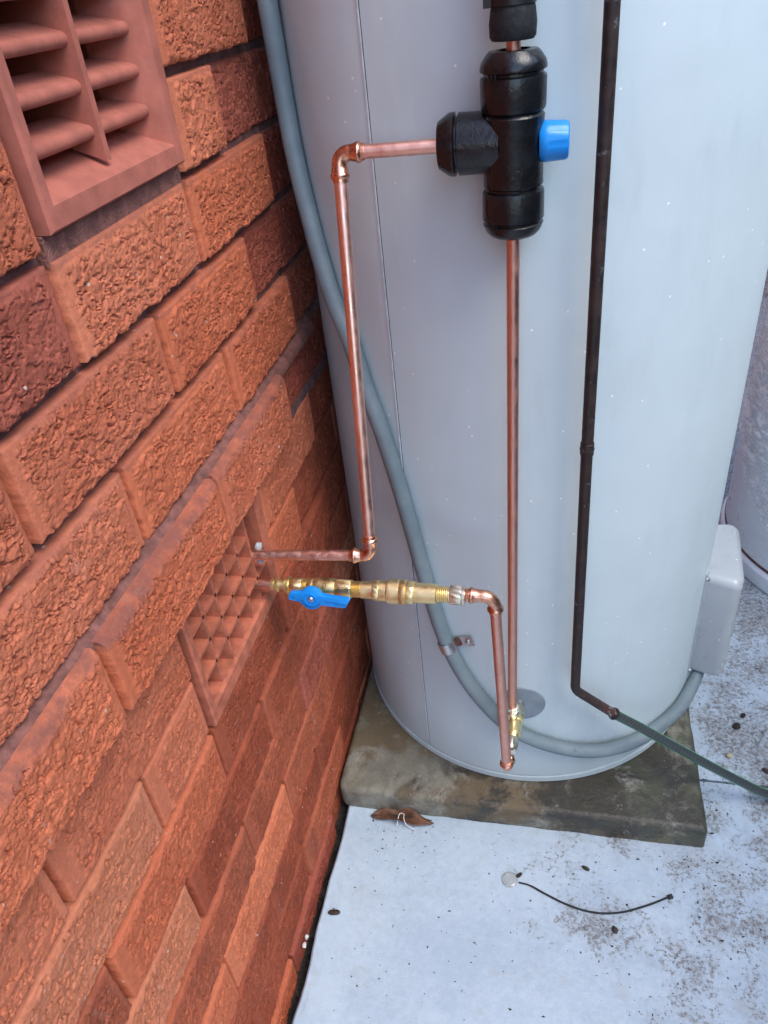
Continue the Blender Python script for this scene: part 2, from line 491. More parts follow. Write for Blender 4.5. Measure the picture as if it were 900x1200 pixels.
def spline(pts, n=8):
    P = [Vector(p) for p in pts]
    P = [P[0] * 2 - P[1]] + P + [P[-1] * 2 - P[-2]]
    out = []
    for i in range(1, len(P) - 2):
        for k in range(n):
            s = k / n
            a, b, c_, d = P[i - 1], P[i], P[i + 1], P[i + 2]
            out.append(0.5 * ((2 * b) + (c_ - a) * s + (2 * a - 5 * b + 4 * c_ - d) * s * s + (3 * b - a - 3 * c_ + d) * s ** 3))
    out.append(P[-2])
    return out
def prism(poly, o, ux, uy, th, bev=0.0):
    """flat outline poly [(a,b)] in plane (ux,uy) at o, thickness th along ux x uy, edge bevelled on the outer side"""
    ux, uy = Vector(ux).normalized(), Vector(uy).normalized()
    w = ux.cross(uy)
    o = Vector(o)
    n = len(poly)
    cx = sum(p[0] for p in poly) / n; cy = sum(p[1] for p in poly) / n
    def off(p, k):
        d = Vector((p[0] - cx, p[1] - cy)); l = d.length
        return (p[0] - d.x / l * k, p[1] - d.y / l * k)
    rings = [[(p, 0) for p in poly], [(p, th - bev) for p in poly]]
    if bev:
        rings.append([(off(p, bev * 0.3), th - bev * 0.3) for p in poly])
        rings.append([(off(p, bev), th) for p in poly])
    V, F = [], []
    for r in rings:
        for (p, h) in r:
            V.append(o + ux * p[0] + uy * p[1] + w * h)
    for i in range(len(rings) - 1):
        for j in range(n):
            k = (j + 1) % n
            F.append((i * n + j, i * n + k, (i + 1) * n + k, (i + 1) * n + j))
    F.append(tuple(range(n - 1, -1, -1)))
    F.append(tuple(range((len(rings) - 1) * n, len(rings) * n)))
    return V, F
def box(x0, x1, y0, y1, z0, z1):
    V = [(x, y, z) for x in (x0, x1) for y in (y0, y1) for z in (z0, z1)]
    F = [(0, 1, 3, 2), (4, 6, 7, 5), (0, 4, 5, 1), (2, 3, 7, 6), (0, 2, 6, 4), (1, 5, 7, 3)]
    return V, F
def text_mesh(s, size, o, ux, uy):
    cu = bpy.data.curves.new('lettering', 'FONT')
    cu.body = s; cu.size = size; cu.align_x = 'CENTER'; cu.align_y = 'CENTER'; cu.extrude = 0.00015; cu.resolution_u = 2
    ob = bpy.data.objects.new('lettering', cu)
    COL.objects.link(ob)
    dg = bpy.context.evaluated_depsgraph_get()
    me = bpy.data.meshes.new_from_object(ob.evaluated_get(dg))
    ux, uy, o = Vector(ux).normalized(), Vector(uy).normalized(), Vector(o)
    w = ux.cross(uy)
    V = [o + ux * v.co.x + uy * v.co.y + w * v.co.z for v in me.vertices]
    F = [tuple(p.vertices) for p in me.polygons]
    bpy.data.objects.remove(ob); bpy.data.meshes.remove(me); bpy.data.curves.remove(cu)
    return V, F

# ------------------------------------------------------------------ numpy noise for brick faces
def vnoise(x, y, seed):
    xi = np.floor(x).astype(np.int64); yi = np.floor(y).astype(np.int64)
    xf = x - xi; yf = y - yi
    def h(a, b):
        n = (a * 374761393 + b * 668265263 + seed * 982451653) & 0xffffffff
        n = ((n ^ (n >> 13)) * 1274126177) & 0xffffffff
        n = ((n ^ (n >> 16)) * 2246822519) & 0xffffffff
        return ((n ^ (n >> 15)) & 0xffff) / 32767.5 - 1.0
    sx = xf * xf * xf * (xf * (xf * 6 - 15) + 10); sy = yf * yf * yf * (yf * (yf * 6 - 15) + 10)
    a = h(xi, yi) * (1 - sx) + h(xi + 1, yi) * sx
    b = h(xi, yi + 1) * (1 - sx) + h(xi + 1, yi + 1) * sx
    return a * (1 - sy) + b * sy
def fbm(x, y, seed, o=4):
    r = 0; a = 1.0; t_ = 0
    for i in range(o):
        r = r + a * vnoise(x * 2 ** i, y * 2 ** i, seed + i * 17); t_ += a; a *= 0.55
    return r / t_
def sstep(a, b, x):
    s = np.clip((x - a) / (b - a), 0, 1)
    return s * s * (3 - 2 * s)

def brick_mesh(L, H, seed, ledge=False, step=0.0011, depth=0.06, amp=1.0):
    """rock-faced brick: real crumbled relief on the face, ragged arrises; face towards +x, centred on y, standing on z=0"""
    nu, nv = int(L / step), int(H / step)
    u = np.linspace(0, L * 1000, nu + 1); v = np.linspace(0, H * 1000, nv + 1)
    U, V = np.meshgrid(u, v, indexing='ij')
    Lm, Hm = L * 1000, H * 1000
    wx = fbm(U / 11, V / 11, seed + 1) * 7; wy = fbm(U / 11, V / 9, seed + 2) * 6
    n1 = fbm((U + wx) / 12.0, (V + wy) / 7.0, seed + 3, 3)
    n2 = fbm((U + wx * .6) / 6.0, (V + wy * .6) / 4.0, seed + 4, 3)
    m1 = sstep(-0.45, 0.15, fbm(U / 26, V / 20, seed + 5, 3)); m2 = sstep(-0.2, 0.3, fbm(U / 19, V / 15, seed + 6, 3))
    crev = np.clip(1 - np.abs(n1) / 0.085, 0, 1) ** 0.7 * (0.25 + 0.75 * m1)
    crev2 = np.clip(1 - np.abs(n2) / 0.10, 0, 1) ** 0.8 * m2
    plate = sstep(-0.02, 0.06, n1) + 0.6 * sstep(0.22, 0.30, n1 + 0.3 * n2)                       # crust flakes stand proud of the core
    h = 0.8 * fbm(U / 34, V / 22, seed + 7, 3) + 0.62 * plate + 0.8 * fbm(U / 3.4, V / 2.8, seed + 8, 3) - 2.6 * crev - 1.6 * crev2
    rs = random.Random(seed)
    ml, mr, mt = rs.uniform(7, 17), rs.uniform(2, 9), rs.uniform(1, 5)
    edge = fbm(V / 12, U * 0 + 3.3, seed + 9) * 3
    rough = sstep(0, 4, U - ml - edge) * sstep(0, 4, Lm - mr - U - edge) * sstep(0, 4, Hm - mt - V + fbm(U / 12, V * 0, seed + 11) * 3)
    h = (h * 1.15 + 1.2) * rough * amp + 0.25 * fbm(U / 6, V / 6, seed + 10) * (1 - rough)
    d = np.minimum(np.minimum(U, Lm - U), np.minimum(V, Hm - V))
    h = h - 1.9 * np.exp(-(d / 1.0))
    wash = sstep(8, 1, Hm - V + 4 * fbm(U / 10, V / 10, seed + 12)) * (0.6 if amp == 1.0 else 0.15)
    if ledge:
        s = np.clip((V - (Hm - 10)) / 10, 0, 1)
        h = h * (1 - 0.75 * s) - 6.0 * s ** 2.2
        wash = sstep(15, 4, Hm - V + 5 * fbm(U / 14, V / 10, seed + 13))
    rag = np.clip(fbm(U / 9, U * 0 + 1.7, seed + 14, 4) * 3.6 + 0.8, -0.6, 4.0)
    V2 = V + rag * np.exp(-V / 7.0) * sstep(0, 8, U) * sstep(0, 8, Lm - U)
    U2 = U + fbm(V / 9, V * 0 + 5.1, seed + 15, 3) * 1.0 * (np.exp(-U / 5.0) + np.exp(-(Lm - U) / 5.0))
    co = np.stack([h, U2 - Lm / 2, V2], -1).reshape(-1, 3) / 1000.0
    nb = nv + 1
    idx = np.arange((nu + 1) * nb).reshape(nu + 1, nb)
    F = np.stack([idx[:-1, :-1], idx[1:, :-1], idx[1:, 1:], idx[:-1, 1:]], -1).reshape(-1, 4)
    loop = np.concatenate([idx[:, 0], idx[-1, 1:], idx[-2::-1, -1], idx[0, -2:0:-1]])
    back = co[loop].copy(); back[:, 0] = -depth
    base = len(co)
    k = np.arange(len(loop)); k2 = (k + 1) % len(loop)
    F2 = np.stack([loop[k2], loop[k], base + k, base + k2], -1)
    co = np.concatenate([co, back])
    F = np.concatenate([F, F2])
    me = bpy.data.meshes.new('brick')
    me.vertices.add(len(co)); me.vertices.foreach_set('co', co.astype(np.float32).ravel())
    me.loops.add(len(F) * 4); me.loops.foreach_set('vertex_index', F.astype(np.int32).ravel())
    me.polygons.add(len(F)); me.polygons.foreach_set('loop_start', np.arange(0, len(F) * 4, 4, dtype=np.int32))
    me.polygons.foreach_set('use_smooth', np.ones(len(F), dtype=bool))
    me.update(calc_edges=True)
    me.set_sharp_from_angle(angle=rad(62))
    for nm, arr in (('skin', 1 - rough), ('wash', wash)):
        at = me.attributes.new(nm, 'FLOAT', 'POINT')
        full = np.zeros(len(co), dtype=np.float32); full[:base] = arr.ravel()
        at.data.foreach_set('value', full)
    me.materials.append(MAT['brick_red'])
    return me

# ------------------------------------------------------------------ ground
FZ = -0.80
g = make('ground', ([(-60, -60, FZ - 0.035), (60, -60, FZ - 0.035), (60, 60, FZ - 0.035), (-60, 60, FZ - 0.035)], [(0, 1, 2, 3)]), 'soil')
g['kind'] = 'structure'
def floor_panel(x0, x1, y0, y1, seed, ragged):
    ys = np.arange(y0, y1 + 1e-6, 0.012)
    ys[-1] = y1
    V, F = [], []
    for i, y in enumerate(ys):
        e = (0.0045 * float(fbm(np.array([y * 9.0]), np.array([seed * 1.0]), seed, 4)[0]) - 0.016 * math.exp(-((y - 0.035) / 0.03) ** 2)) if ragged else 0.0
        if ragged:
            e += 0.0
        xs = x0 + e + (0.008 * math.exp(-((y - 0.03) / 0.035) ** 2) * 2 if ragged else 0)
        V += [(xs, y, FZ - 0.034), (xs, y, FZ - 0.003), (xs + 0.003, y, FZ), (x1, y, FZ), (x1, y, FZ - 0.034)]
        if i:
            a, b = (i - 1) * 5, i * 5
            for k in range(4):
                F.append((a + k, a + k + 1, b + k + 1, b + k))
    n = len(ys) - 1
    F.append((0, 1, 2, 3, 4)); F.append(tuple(n * 5 + k for k in (4, 3, 2, 1, 0)))
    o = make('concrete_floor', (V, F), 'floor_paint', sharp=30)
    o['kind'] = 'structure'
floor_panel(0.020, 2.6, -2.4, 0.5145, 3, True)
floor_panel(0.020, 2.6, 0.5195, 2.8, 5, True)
o = make('yard', box(2.605, 30, -20, 30, FZ - 0.034, FZ - 0.004), 'yard'); o['kind'] = 'structure'

# unseen screen added to block low skylight: ribbed sheets, posts and rails
gs = []
y = -2.4
while y < 3.0:
    for (a, b, dx) in ((0.0, 0.06, 0.0), (0.06, 0.085, 0.018), (0.085, 0.145, 0.036), (0.145, 0.17, 0.018)):
        gs.append(box(1.78 + dx, 1.782 + dx + (0.0 if dx in (0.0, 0.036) else 0.02), y + a, y + b, FZ + 0.02, FZ + 1.80))
    y += 0.17
for z in (FZ + 0.02, FZ + 1.79):
    gs.append(box(1.755, 1.84, -2.4, 3.0, z, z + 0.05))
for yp in (-2.4, -0.05, 2.3):
    gs.append(box(1.75, 1.845, yp, yp + 0.05, FZ, FZ + 1.84))
simple('blocker_steel', (0.11, 0.13, 0.14), 0.45, var=0.08, scale=4)
sky_blocker = make('unseen_sky_blocker', join(*gs), 'blocker_steel', smooth=False)
sky_blocker['kind'] = 'structure'

# ------------------------------------------------------------------ brick wall
CH = 0.086
wall = thing('brick_wall', (-0.12, 0.4, FZ), 'rock-faced red-orange brick wall with a projecting course and two terracotta air vents', 'wall')
KZ = lambda k: k * CH
def xoff(k):
    return 0.017 if k == -1 else (-0.002 if k < -1 else 0.0)
core = join(box(-0.24, -0.021, -2.9, 3.1, 0.0, 2.1), box(-0.24, -0.022, -2.9, 3.1, FZ - 0.09, -0.004))
# vent pockets: the core is split round the two vents so that their recesses are really open
def core_with_pockets():
    ya, yb = 0.12 + 0.012, 0.36 - 0.012
    gs = []
    gs.append(box(-0.24, -0.021, -2.9, ya, 0.0, 2.1)); gs.append(box(-0.24, -0.021, yb, 3.1, 0.0, 2.1))
    gs.append(box(-0.24, -0.021, ya, yb, 0.0, KZ(3) + 0.012)); gs.append(box(-0.24, -0.021, ya, yb, KZ(5) - 0.02, 2.1))
    gs.append(box(-0.24, -0.13, ya, yb, KZ(3) + 0.012, KZ(5) - 0.02))
    gs.append(box(-0.24, -0.052, -2.9, ya, FZ - 0.09, -0.001)); gs.append(box(-0.24, -0.052, yb, 3.1, FZ - 0.09, -0.001))
    gs.append(box(-0.24, -0.052, ya, yb, FZ - 0.09, KZ(-3) + 0.012)); gs.append(box(-0.24, -0.052, ya, yb, KZ(-1) - 0.02, -0.001))
    gs.append(box(-0.24, -0.13, ya, yb, KZ(-3) + 0.012, KZ(-1) - 0.02))
    return join(*gs)
make('mortar_core', core_with_pockets(), 'mortar', wall, smooth=False)
# raked bed joints: upper wall deep, lower wall nearly flush
VENTS = ((3, 4, 1, 3), (-3, -2, 1, 3))
def bed(k, y0, y1, x):
    z0, z1 = KZ(k) - 0.0135, KZ(k) + 0.004
    n = max(2, int((y1 - y0) / 0.006))
    V, F = [], []
    for i in range(n + 1):
        y = y0 + (y1 - y0) * i / n
        e = 0.0016 * float(fbm(np.array([y * 70.0]), np.array([k * 3.1]), 40 + k, 3)[0])
        V += [(-0.056, y, z0), (x + e - 0.001, y, z0), (x + e, y, (z0 + z1) / 2), (x + e - 0.001, y, z1), (-0.056, y, z1)]
        if i:
            a, b = (i - 1) * 5, i * 5
            for q in range(4):
                F.append((a + q, b + q, b + q + 1, a + q + 1))
    return V, F
for k in range(-9, 10):
    if k == 0:
        continue
    segs = [(-0.75, 1.35)]
    if k in (4, -2):
        segs = [(-0.75, 0.125), (0.355, 1.35)]
    x = -0.0120 if k > 0 else (-0.020 if k < -1 else 0.0)
    for (a, b) in segs:
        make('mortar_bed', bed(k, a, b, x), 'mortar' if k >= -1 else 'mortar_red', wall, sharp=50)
make('mortar_bed', join(box(-0.05, -0.0035, 0.122, 0.358, KZ(3) - 0.0125, KZ(3) + 0.0085)), 'mortar_sandy', wall, smooth=False)
# sloping cement wash on top of the projecting course
V, F = [], []
n = 160
for i in range(n + 1):
    y = -0.75 + 2.1 * i / n
    e = 0.0006 * float(fbm(np.array([y * 25.0]), np.array([0.5]), 91, 4)[0])
    back = 0.0 if y < 0.66 else -0.012
    V += [(-0.03, y, 0.002), (-0.006 + back, y, 0.002), (-0.001 + back, y, -0.004 + e), (0.0060 + back, y, -0.0092 + e), (0.0060 + back, y, -0.02), (-0.03, y, -0.02)]
    if i:
        a, b = (i - 1) * 6, i * 6
        for q in range(5):
            F.append((a + q, b + q, b + q + 1, a + q + 1))
make('mortar_fillet', (V, F), 'mortar_wash', wall, sharp=60)

FULL = [brick_mesh(0.2315, 0.0765, 100 + 31 * i) for i in range(7)]
HALF = [brick_mesh(0.1115, 0.0765, 900 + 31 * i) for i in range(3)]
LFULL = [brick_mesh(0.2330, 0.0780, 1500 + 31 * i, ledge=True) for i in range(4)]
DFULL = [brick_mesh(0.2340, 0.0775, 2100 + 31 * i, amp=0.8) for i in range(6)]
DHALF = [brick_mesh(0.1140, 0.0775, 2900 + 31 * i, amp=0.8) for i in range(3)]
TONE = {(0, 1): 'brick_red', (0, -1): 'brick_orange', (2, -1): 'brick_plum', (2, 1): 'brick_orange', (2, 3): 'brick_red', (1, 0): 'brick_orange', (1, 2): 'brick_red',
        (1, -2): 'brick_orange', (3, 3): 'brick_orange', (3, 4): 'brick_plum', (3, 0): 'brick_orange', (4, 3): 'brick_orange', (4, 5): 'brick_plum', (0, 3): 'brick_red', (0, 5): 'brick_plum',
        (2, 5): 'brick_plum', (1, 4): 'brick_plum', (-1, 0): 'brick_red', (-1, 2): 'brick_orange', (-1, 4): 'brick_plum', (-1, -2): 'brick_red',
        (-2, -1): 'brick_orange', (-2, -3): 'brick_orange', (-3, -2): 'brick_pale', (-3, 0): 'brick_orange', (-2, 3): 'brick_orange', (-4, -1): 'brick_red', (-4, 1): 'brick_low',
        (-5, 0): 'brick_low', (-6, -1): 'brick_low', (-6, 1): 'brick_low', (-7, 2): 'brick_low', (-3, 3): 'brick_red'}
rb = random.Random(21)
cnt = 0
def put_brick(k, n0, n1):
    global cnt
    half = (n1 - n0) == 1
    if k == -1:
        me = LFULL[cnt % len(LFULL)]
    elif k < -1:
        me = (DHALF if half else DFULL)[rb.randrange(3 if half else 6)]
    else:
        me = (HALF if half else FULL)[rb.randrange(3 if half else 7)]
    cnt += 1
    o = bpy.data.objects.new('brick', me)
    yc = 0.12 * (n0 + n1) / 2
    x = xoff(k) + (rb.uniform(-0.0030, 0.0030) if k < -1 else rb.uniform(-0.0014, 0.0014))
    if 0.12 * n1 > 0.70:
        x = -0.008 - rb.uniform(0, 0.002) if k != -1 else -0.004
    o.location = Vector((x, yc + rb.uniform(-0.0012, 0.0012), KZ(k) + rb.uniform(-0.0008, 0.0008))) - WO[wall]
    o.rotation_euler = (rb.uniform(-0.006, 0.006), rb.uniform(-0.008, 0.008) - (0.0 if k < -1 else 0.010), rb.uniform(-0.006, 0.006))
    link(o, wall)
    WO[o] = WO[wall]
    tone = TONE.get((k, n0))
    if tone is None:
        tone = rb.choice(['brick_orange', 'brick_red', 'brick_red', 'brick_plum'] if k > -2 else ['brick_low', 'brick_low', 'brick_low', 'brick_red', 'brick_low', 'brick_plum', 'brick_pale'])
    o.material_slots[0].link = 'OBJECT'
    o.material_slots[0].material = MAT[tone]
for k in range(-10, 9):
    par = 1 if k % 2 == 0 else 0
    n = -6 + ((-6 - par) % 2)
    while n < 10:
        a, b = n, n + 2
        cut = None
        for (k0, k1, v0, v1) in VENTS:
            if k0 <= k <= k1:
                cut = (v0, v1)
        if cut and a >= cut[0] and b <= cut[1]:
            pass
        elif cut and a < cut[0] < b:
            put_brick(k, a, cut[0])
        elif cut and a < cut[1] < b:
            put_brick(k, cut[1], b)
        else:
            put_brick(k, a, b)
        n += 2
# the rest of the wall, out of the picture: plain bricks joined
gs = []
for k in range(-10, 24):
    par = 1 if k % 2 == 0 else 0
    n = -24 + ((-24 - par) % 2)
    while n < 25:
        if k > 8 or n < -6 or n >= 10:
            if not (k <= 8 and n == -7 and n + 2 > -6) and not (k <= 8 and n < -6 and n + 2 > -6 + par):
                x = xoff(k) - 0.001
                gs.append(box(-0.05, x, 0.12 * n + 0.005, 0.12 * (n + 2) - 0.005, KZ(k), KZ(k) + 0.076))
        n += 2
make('brickwork', join(*gs), 'brick_red', wall, smooth=False, kind='stuff')

# upper louvred vent ------------------------------------------------
def ring(y0, y1, z0, z1, x):
    return [(x, y0, z0), (x, y1, z0), (x, y1, z1), (x, y0, z1)]
def loft(rings, closed_last=False):
    V, F = [], []
    for r in rings:
        V += r
    for i in range(len(rings) - 1):
        for j in range(4):
            k = (j + 1) % 4
            F.append((i * 4 + j, i * 4 + k, (i + 1) * 4 + k, (i + 1) * 4 + j))
    return V, F
vy0, vy1 = 0.12 + 0.004, 0.36 - 0.004
vz0, vz1 = KZ(3) + 0.009, KZ(5) + 0.001
fr = loft([ring(vy0, vy1, vz0, vz1, -0.05), ring(vy0, vy1, vz0, vz1, 0.004), ring(vy0 + 0.002, vy1 - 0.002, vz0 + 0.002, vz1 - 0.002, 0.0065),
           ring(vy0 + 0.0125, vy1 - 0.012, vz0 + 0.0165, vz1 - 0.012, 0.005), ring(vy0 + 0.0145, vy1 - 0.014, vz0 + 0.018, vz1 - 0.014, 0.003),
           ring(vy0 + 0.028, vy1 - 0.040, vz0 + 0.040, vz1 - 0.016, -0.040), ring(vy0 + 0.028, vy1 - 0.040, vz0 + 0.040, vz1 - 0.016, -0.050)])
vent = make('air_vent', fr, 'terracotta', wall, sharp=25)
vent['label'] = 'terracotta vent with sloping louvres in two columns, high on the wall'
make('vent_back', box(-0.126, -0.122, vy0 + 0.02, vy1 - 0.02, vz0 + 0.02, vz1 - 0.01), 'void', vent, smooth=False)  # near-black panel: darkness of the cavity put into its colour
ym = (vy0 + vy1) / 2 - 0.002
def slat(y0, y1, zc):
    # profile: rounded nose low at the front, blade rising to the back
    prof = []
    for i in range(9):
        a = -PI * 0.62 + PI * 1.1 * i / 8
        prof.append((-0.0115 + 0.0054 * math.cos(a), zc + 0.0054 * math.sin(a)))
    prof += [(-0.036, zc + 0.0135), (-0.036, zc + 0.0060)]
    V, F = [], []
    for y in (y0, y1):
        V += [(p[0], y, p[1]) for p in prof]
    n = len(prof)
    for j in range(n):
        k = (j + 1) % n
        F.append((j, j + n, k + n, k))
    F.append(tuple(range(n))); F.append(tuple(range(2 * n - 1, n - 1, -1)))
    return V, F
for i in range(4):
    zc = vz0 + 0.0475 + 0.031 * i
    make('louvre', slat(vy0 + 0.0205, ym - 0.003, zc), 'terracotta', vent, sharp=35)
    make('louvre', slat(ym + 0.003, vy1 - 0.0235, zc), 'terracotta', vent, sharp=35)
mv = [(-0.002, ym - 0.0035, vz0 + 0.026), (-0.002, ym + 0.0035, vz0 + 0.026), (-0.07, ym + 0.006, vz0 + 0.052), (-0.07, ym - 0.006, vz0 + 0.052),
      (-0.002, ym - 0.0035, vz1 - 0.012), (-0.002, ym + 0.0035, vz1 - 0.012), (-0.07, ym + 0.006, vz1 - 0.012), (-0.07, ym - 0.006, vz1 - 0.012)]
make('mullion', (mv, [(0, 1, 5, 4), (1, 2, 6, 5), (2, 3, 7, 6), (3, 0, 4, 7), (0, 3, 2, 1), (4, 5, 6, 7)]), 'terracotta', vent, smooth=False)

# lower grid vent ---------------------------------------------------
wz0, wz1 = KZ(-3) - 0.001, KZ(-1) - 0.010
fr = loft([ring(vy0, vy1, wz0, wz1, -0.05), ring(vy0, vy1, wz0, wz1, 0.001), ring(vy0 + 0.002, vy1 - 0.002, wz0 + 0.002, wz1 - 0.002, 0.003),
           ring(vy0 + 0.010, vy1 - 0.010, wz0 + 0.019, wz1 - 0.010, 0.002), ring(vy0 + 0.012, vy1 - 0.012, wz0 + 0.021, wz1 - 0.012, -0.002),
           ring(vy0 + 0.0125, vy1 - 0.0125, wz0 + 0.0215, wz1 - 0.0125, -0.060)])
vent2 = make('air_vent', fr, 'terracotta_low', wall, sharp=25)
vent2['label'] = 'terracotta vent with a square grid, low on the wall, pipes coming out of it'
make('vent_back', box(-0.044, -0.038, vy0 + 0.0128, vy1 - 0.0128, wz0 + 0.0218, wz1 - 0.0128), 'terracotta_low', vent2, smooth=False)
gy0, gy1, gz0, gz1 = vy0 + 0.012, vy1 - 0.012, wz0 + 0.021, wz1 - 0.012
NY, NZ = 6, 4
def wedge(a, b, axis, c, f, bk):
    """rib from a to b along axis; thin at the front, thick at the back"""
    V = []
    for s in (a, b):
        for (x, d) in ((-0.003, -f), (-0.003, f), (-0.036, bk), (-0.036, -bk)):
            V.append((x, s, c + d) if axis == 'y' else (x, c + d, s))
    F = [(0, 1, 5, 4), (1, 2, 6, 5), (2, 3, 7, 6), (3, 0, 4, 7), (0, 3, 2, 1), (4, 5, 6, 7)]
    if axis == 'y':
        F = [tuple(reversed(q)) for q in F]
    return V, F
for j in range(1, NZ):
    make('grid_shelf', wedge(gy0, gy1 - (0.036 if j in (2, 3) else 0.0), 'y', gz0 + (gz1 - gz0) * j / NZ, 0.0020, 0.0045), 'terracotta_low', vent2, smooth=False)
for i in range(1, NY):
    y = gy0 + (gy1 - gy0) * i / NY
    make('grid_fin', wedge(gz0, gz1, 'z', y, 0.0020, 0.0045), 'terracotta_low', vent2, smooth=False)

# ------------------------------------------------------------------ plinth under the tank
def rounded_slab(x0, x1, y0, y1, z0, z1, rc, re):
    def outline(ins):
        pts = []
        for (cx, cy, a0, r_) in ((x1 - rc * .3, y0 + rc * .3, -90, rc * .3), (x1 - rc, y1 - rc, 0, rc), (x0 + rc, y1 - rc, 90, rc), (x0 + rc, y0 + rc, 180, rc)):
            for i in range(7):
                a = rad(a0 + 90 * i / 6)
                rr = max(r_ - ins, 0.0005)
                pts.append((cx + rr * math.cos(a) , cy + rr * math.sin(a)))
        # finer front edge
        out = []
        for i, p in enumerate(pts):
            q = pts[(i + 1) % len(pts)]
            out.append(p)
            d = math.hypot(q[0] - p[0], q[1] - p[1])
            for k in range(1, int(d / 0.02)):
                s = k / int(d / 0.02)
                out.append((p[0] + (q[0] - p[0]) * s, p[1] + (q[1] - p[1]) * s))
        return out
    V, F = [], []
    levels = [(z0, 0.0), (z0 + 0.004, 0.0)]
    for i in range(6):
        a = PI / 2 * i / 5
        levels.append((z1 - re + re * math.sin(a), re - re * math.cos(a)))
    base = outline(0.0)
    n = len(base)
    cx, cy = (x0 + x1) / 2, (y0 + y1) / 2
    for (z, ins) in levels:
        for j, p in enumerate(base):
            w = 0.0022 * float(fbm(np.array([p[0] * 30 + z * 20]), np.array([p[1] * 30]), 77, 3)[0])
            dx, dy = p[0] - cx, p[1] - cy
            sx = (abs(dx) - ins) / abs(dx) if abs(dx) > 0.02 else 1; sy = (abs(dy) - ins) / abs(dy) if abs(dy) > 0.02 else 1
            V.append((cx + dx * sx + w * (1 if dx > 0 else -1) * (dx > 0), cy + dy * sy + w, z))
    for i in range(len(levels) - 1):
        for j in range(n):
            k = (j + 1) % n
            F.append((i * n + j, i * n + k, (i + 1) * n + k, (i + 1) * n + j))
    F.append(tuple(range((len(levels) - 1) * n, len(levels) * n))); F.append(tuple(range(n - 1, -1, -1)))
    return V, F
pl = make('concrete_plinth', rounded_slab(0.006, 0.612, 0.388, 1.06, FZ + 0.001, FZ + 0.050, 0.02, 0.011), 'plinth', origin=(0.0, 0.388, FZ), sharp=50)
tag(pl, 'stained brown-grey concrete plinth slab under the grey tank', 'plinth')

# ------------------------------------------------------------------ water heater
CX, CY, TR = 0.311, 0.750, 0.308
TB = FZ + 0.052
def cp(a, r, z):
    a = rad(a)
    return Vector((CX + r * math.cos(a), CY + r * math.sin(a), z))
tank = thing('water_heater', (CX, CY, TB), 'tall pale grey cylindrical hot water tank beside the brick wall', 'water heater')
SEG = 128
prof = [(0.012, TR - 0.012), (0.012, TR - 0.0015), (0.0145, TR), (1.62, TR), (1.665, TR - 0.02), (1.70, TR - 0.08), (1.715, 0.02)]
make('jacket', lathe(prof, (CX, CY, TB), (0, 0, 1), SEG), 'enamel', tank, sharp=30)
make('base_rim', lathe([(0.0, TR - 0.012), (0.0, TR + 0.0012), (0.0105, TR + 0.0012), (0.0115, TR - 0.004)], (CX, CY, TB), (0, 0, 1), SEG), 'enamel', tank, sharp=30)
def strip(a0, a1, r, z0, z1, n=3, skew=0.0):
    V, F = [], []
    for z, s in ((z0, 0.0), (z1, skew)):
        for i in range(n + 1):
            a = a0 + (a1 - a0) * i / n + s
            V.append(cp(a, r, z))
    for i in range(n):
        F.append((i, i + 1, n + 1 + i + 1, n + 1 + i))
    return V, F
def curved_plate(a0, a1, r0, r1, z0, z1, n=6):
    V, F = [], []
    for z in (z0, z1):
        for r in (r0, r1):
            for i in range(n + 1):
                V.append(cp(a0 + (a1 - a0) * i / n, r, z))
    m = n + 1
    for i in range(n):
        F.append((m + i, m + i + 1, 3 * m + i + 1, 3 * m + i))
        F.append((i + 1, i, 2 * m + i, 2 * m + i + 1))
        F.append((2 * m + i, 3 * m + i, 3 * m + i + 1, 2 * m + i + 1))
        F.append((i, i + 1, m + i + 1, m + i))
    F.append((0, m, 3 * m, 2 * m)); F.append((m - 1, 3 * m - 1, 4 * m - 1, 2 * m - 1))
    return V, F
SA = -120.5
seam = make('jacket_seam', curved_plate(SA, SA + 0.32, TR - 0.001, TR + 0.0016, TB + 0.015, TB + 1.615, 2), 'seam_light', tank, sharp=30)
make('seam_dark_strip', curved_plate(SA + 0.32, SA + 0.50, TR - 0.001, TR + 0.0003, TB + 0.015, TB + 1.615, 2), 'seam_dark', seam, sharp=30)  # narrow dark strip along one edge of the seam
# rubber disc round the inlet, bent to the jacket
V, F = [], []
for lvl, (rr, dr) in enumerate(((0.0, 0.0022), (0.026, 0.0022), (0.0345, 0.0016), (0.036, -0.0005))):
    for j in range(40):
        a = 2 * PI * j / 40
        V.append(cp(-88.6 + math.degrees(rr * math.cos(a) / TR), TR + dr, -0.552 + rr * math.sin(a)))
for i in range(3):
    for j in range(40):
        k = (j + 1) % 40
        F.append((i * 40 + j, i * 40 + k, (i + 1) * 40 + k, (i + 1) * 40 + j))
make('inlet_gasket', (V, F), 'gasket', tank, sharp=40)
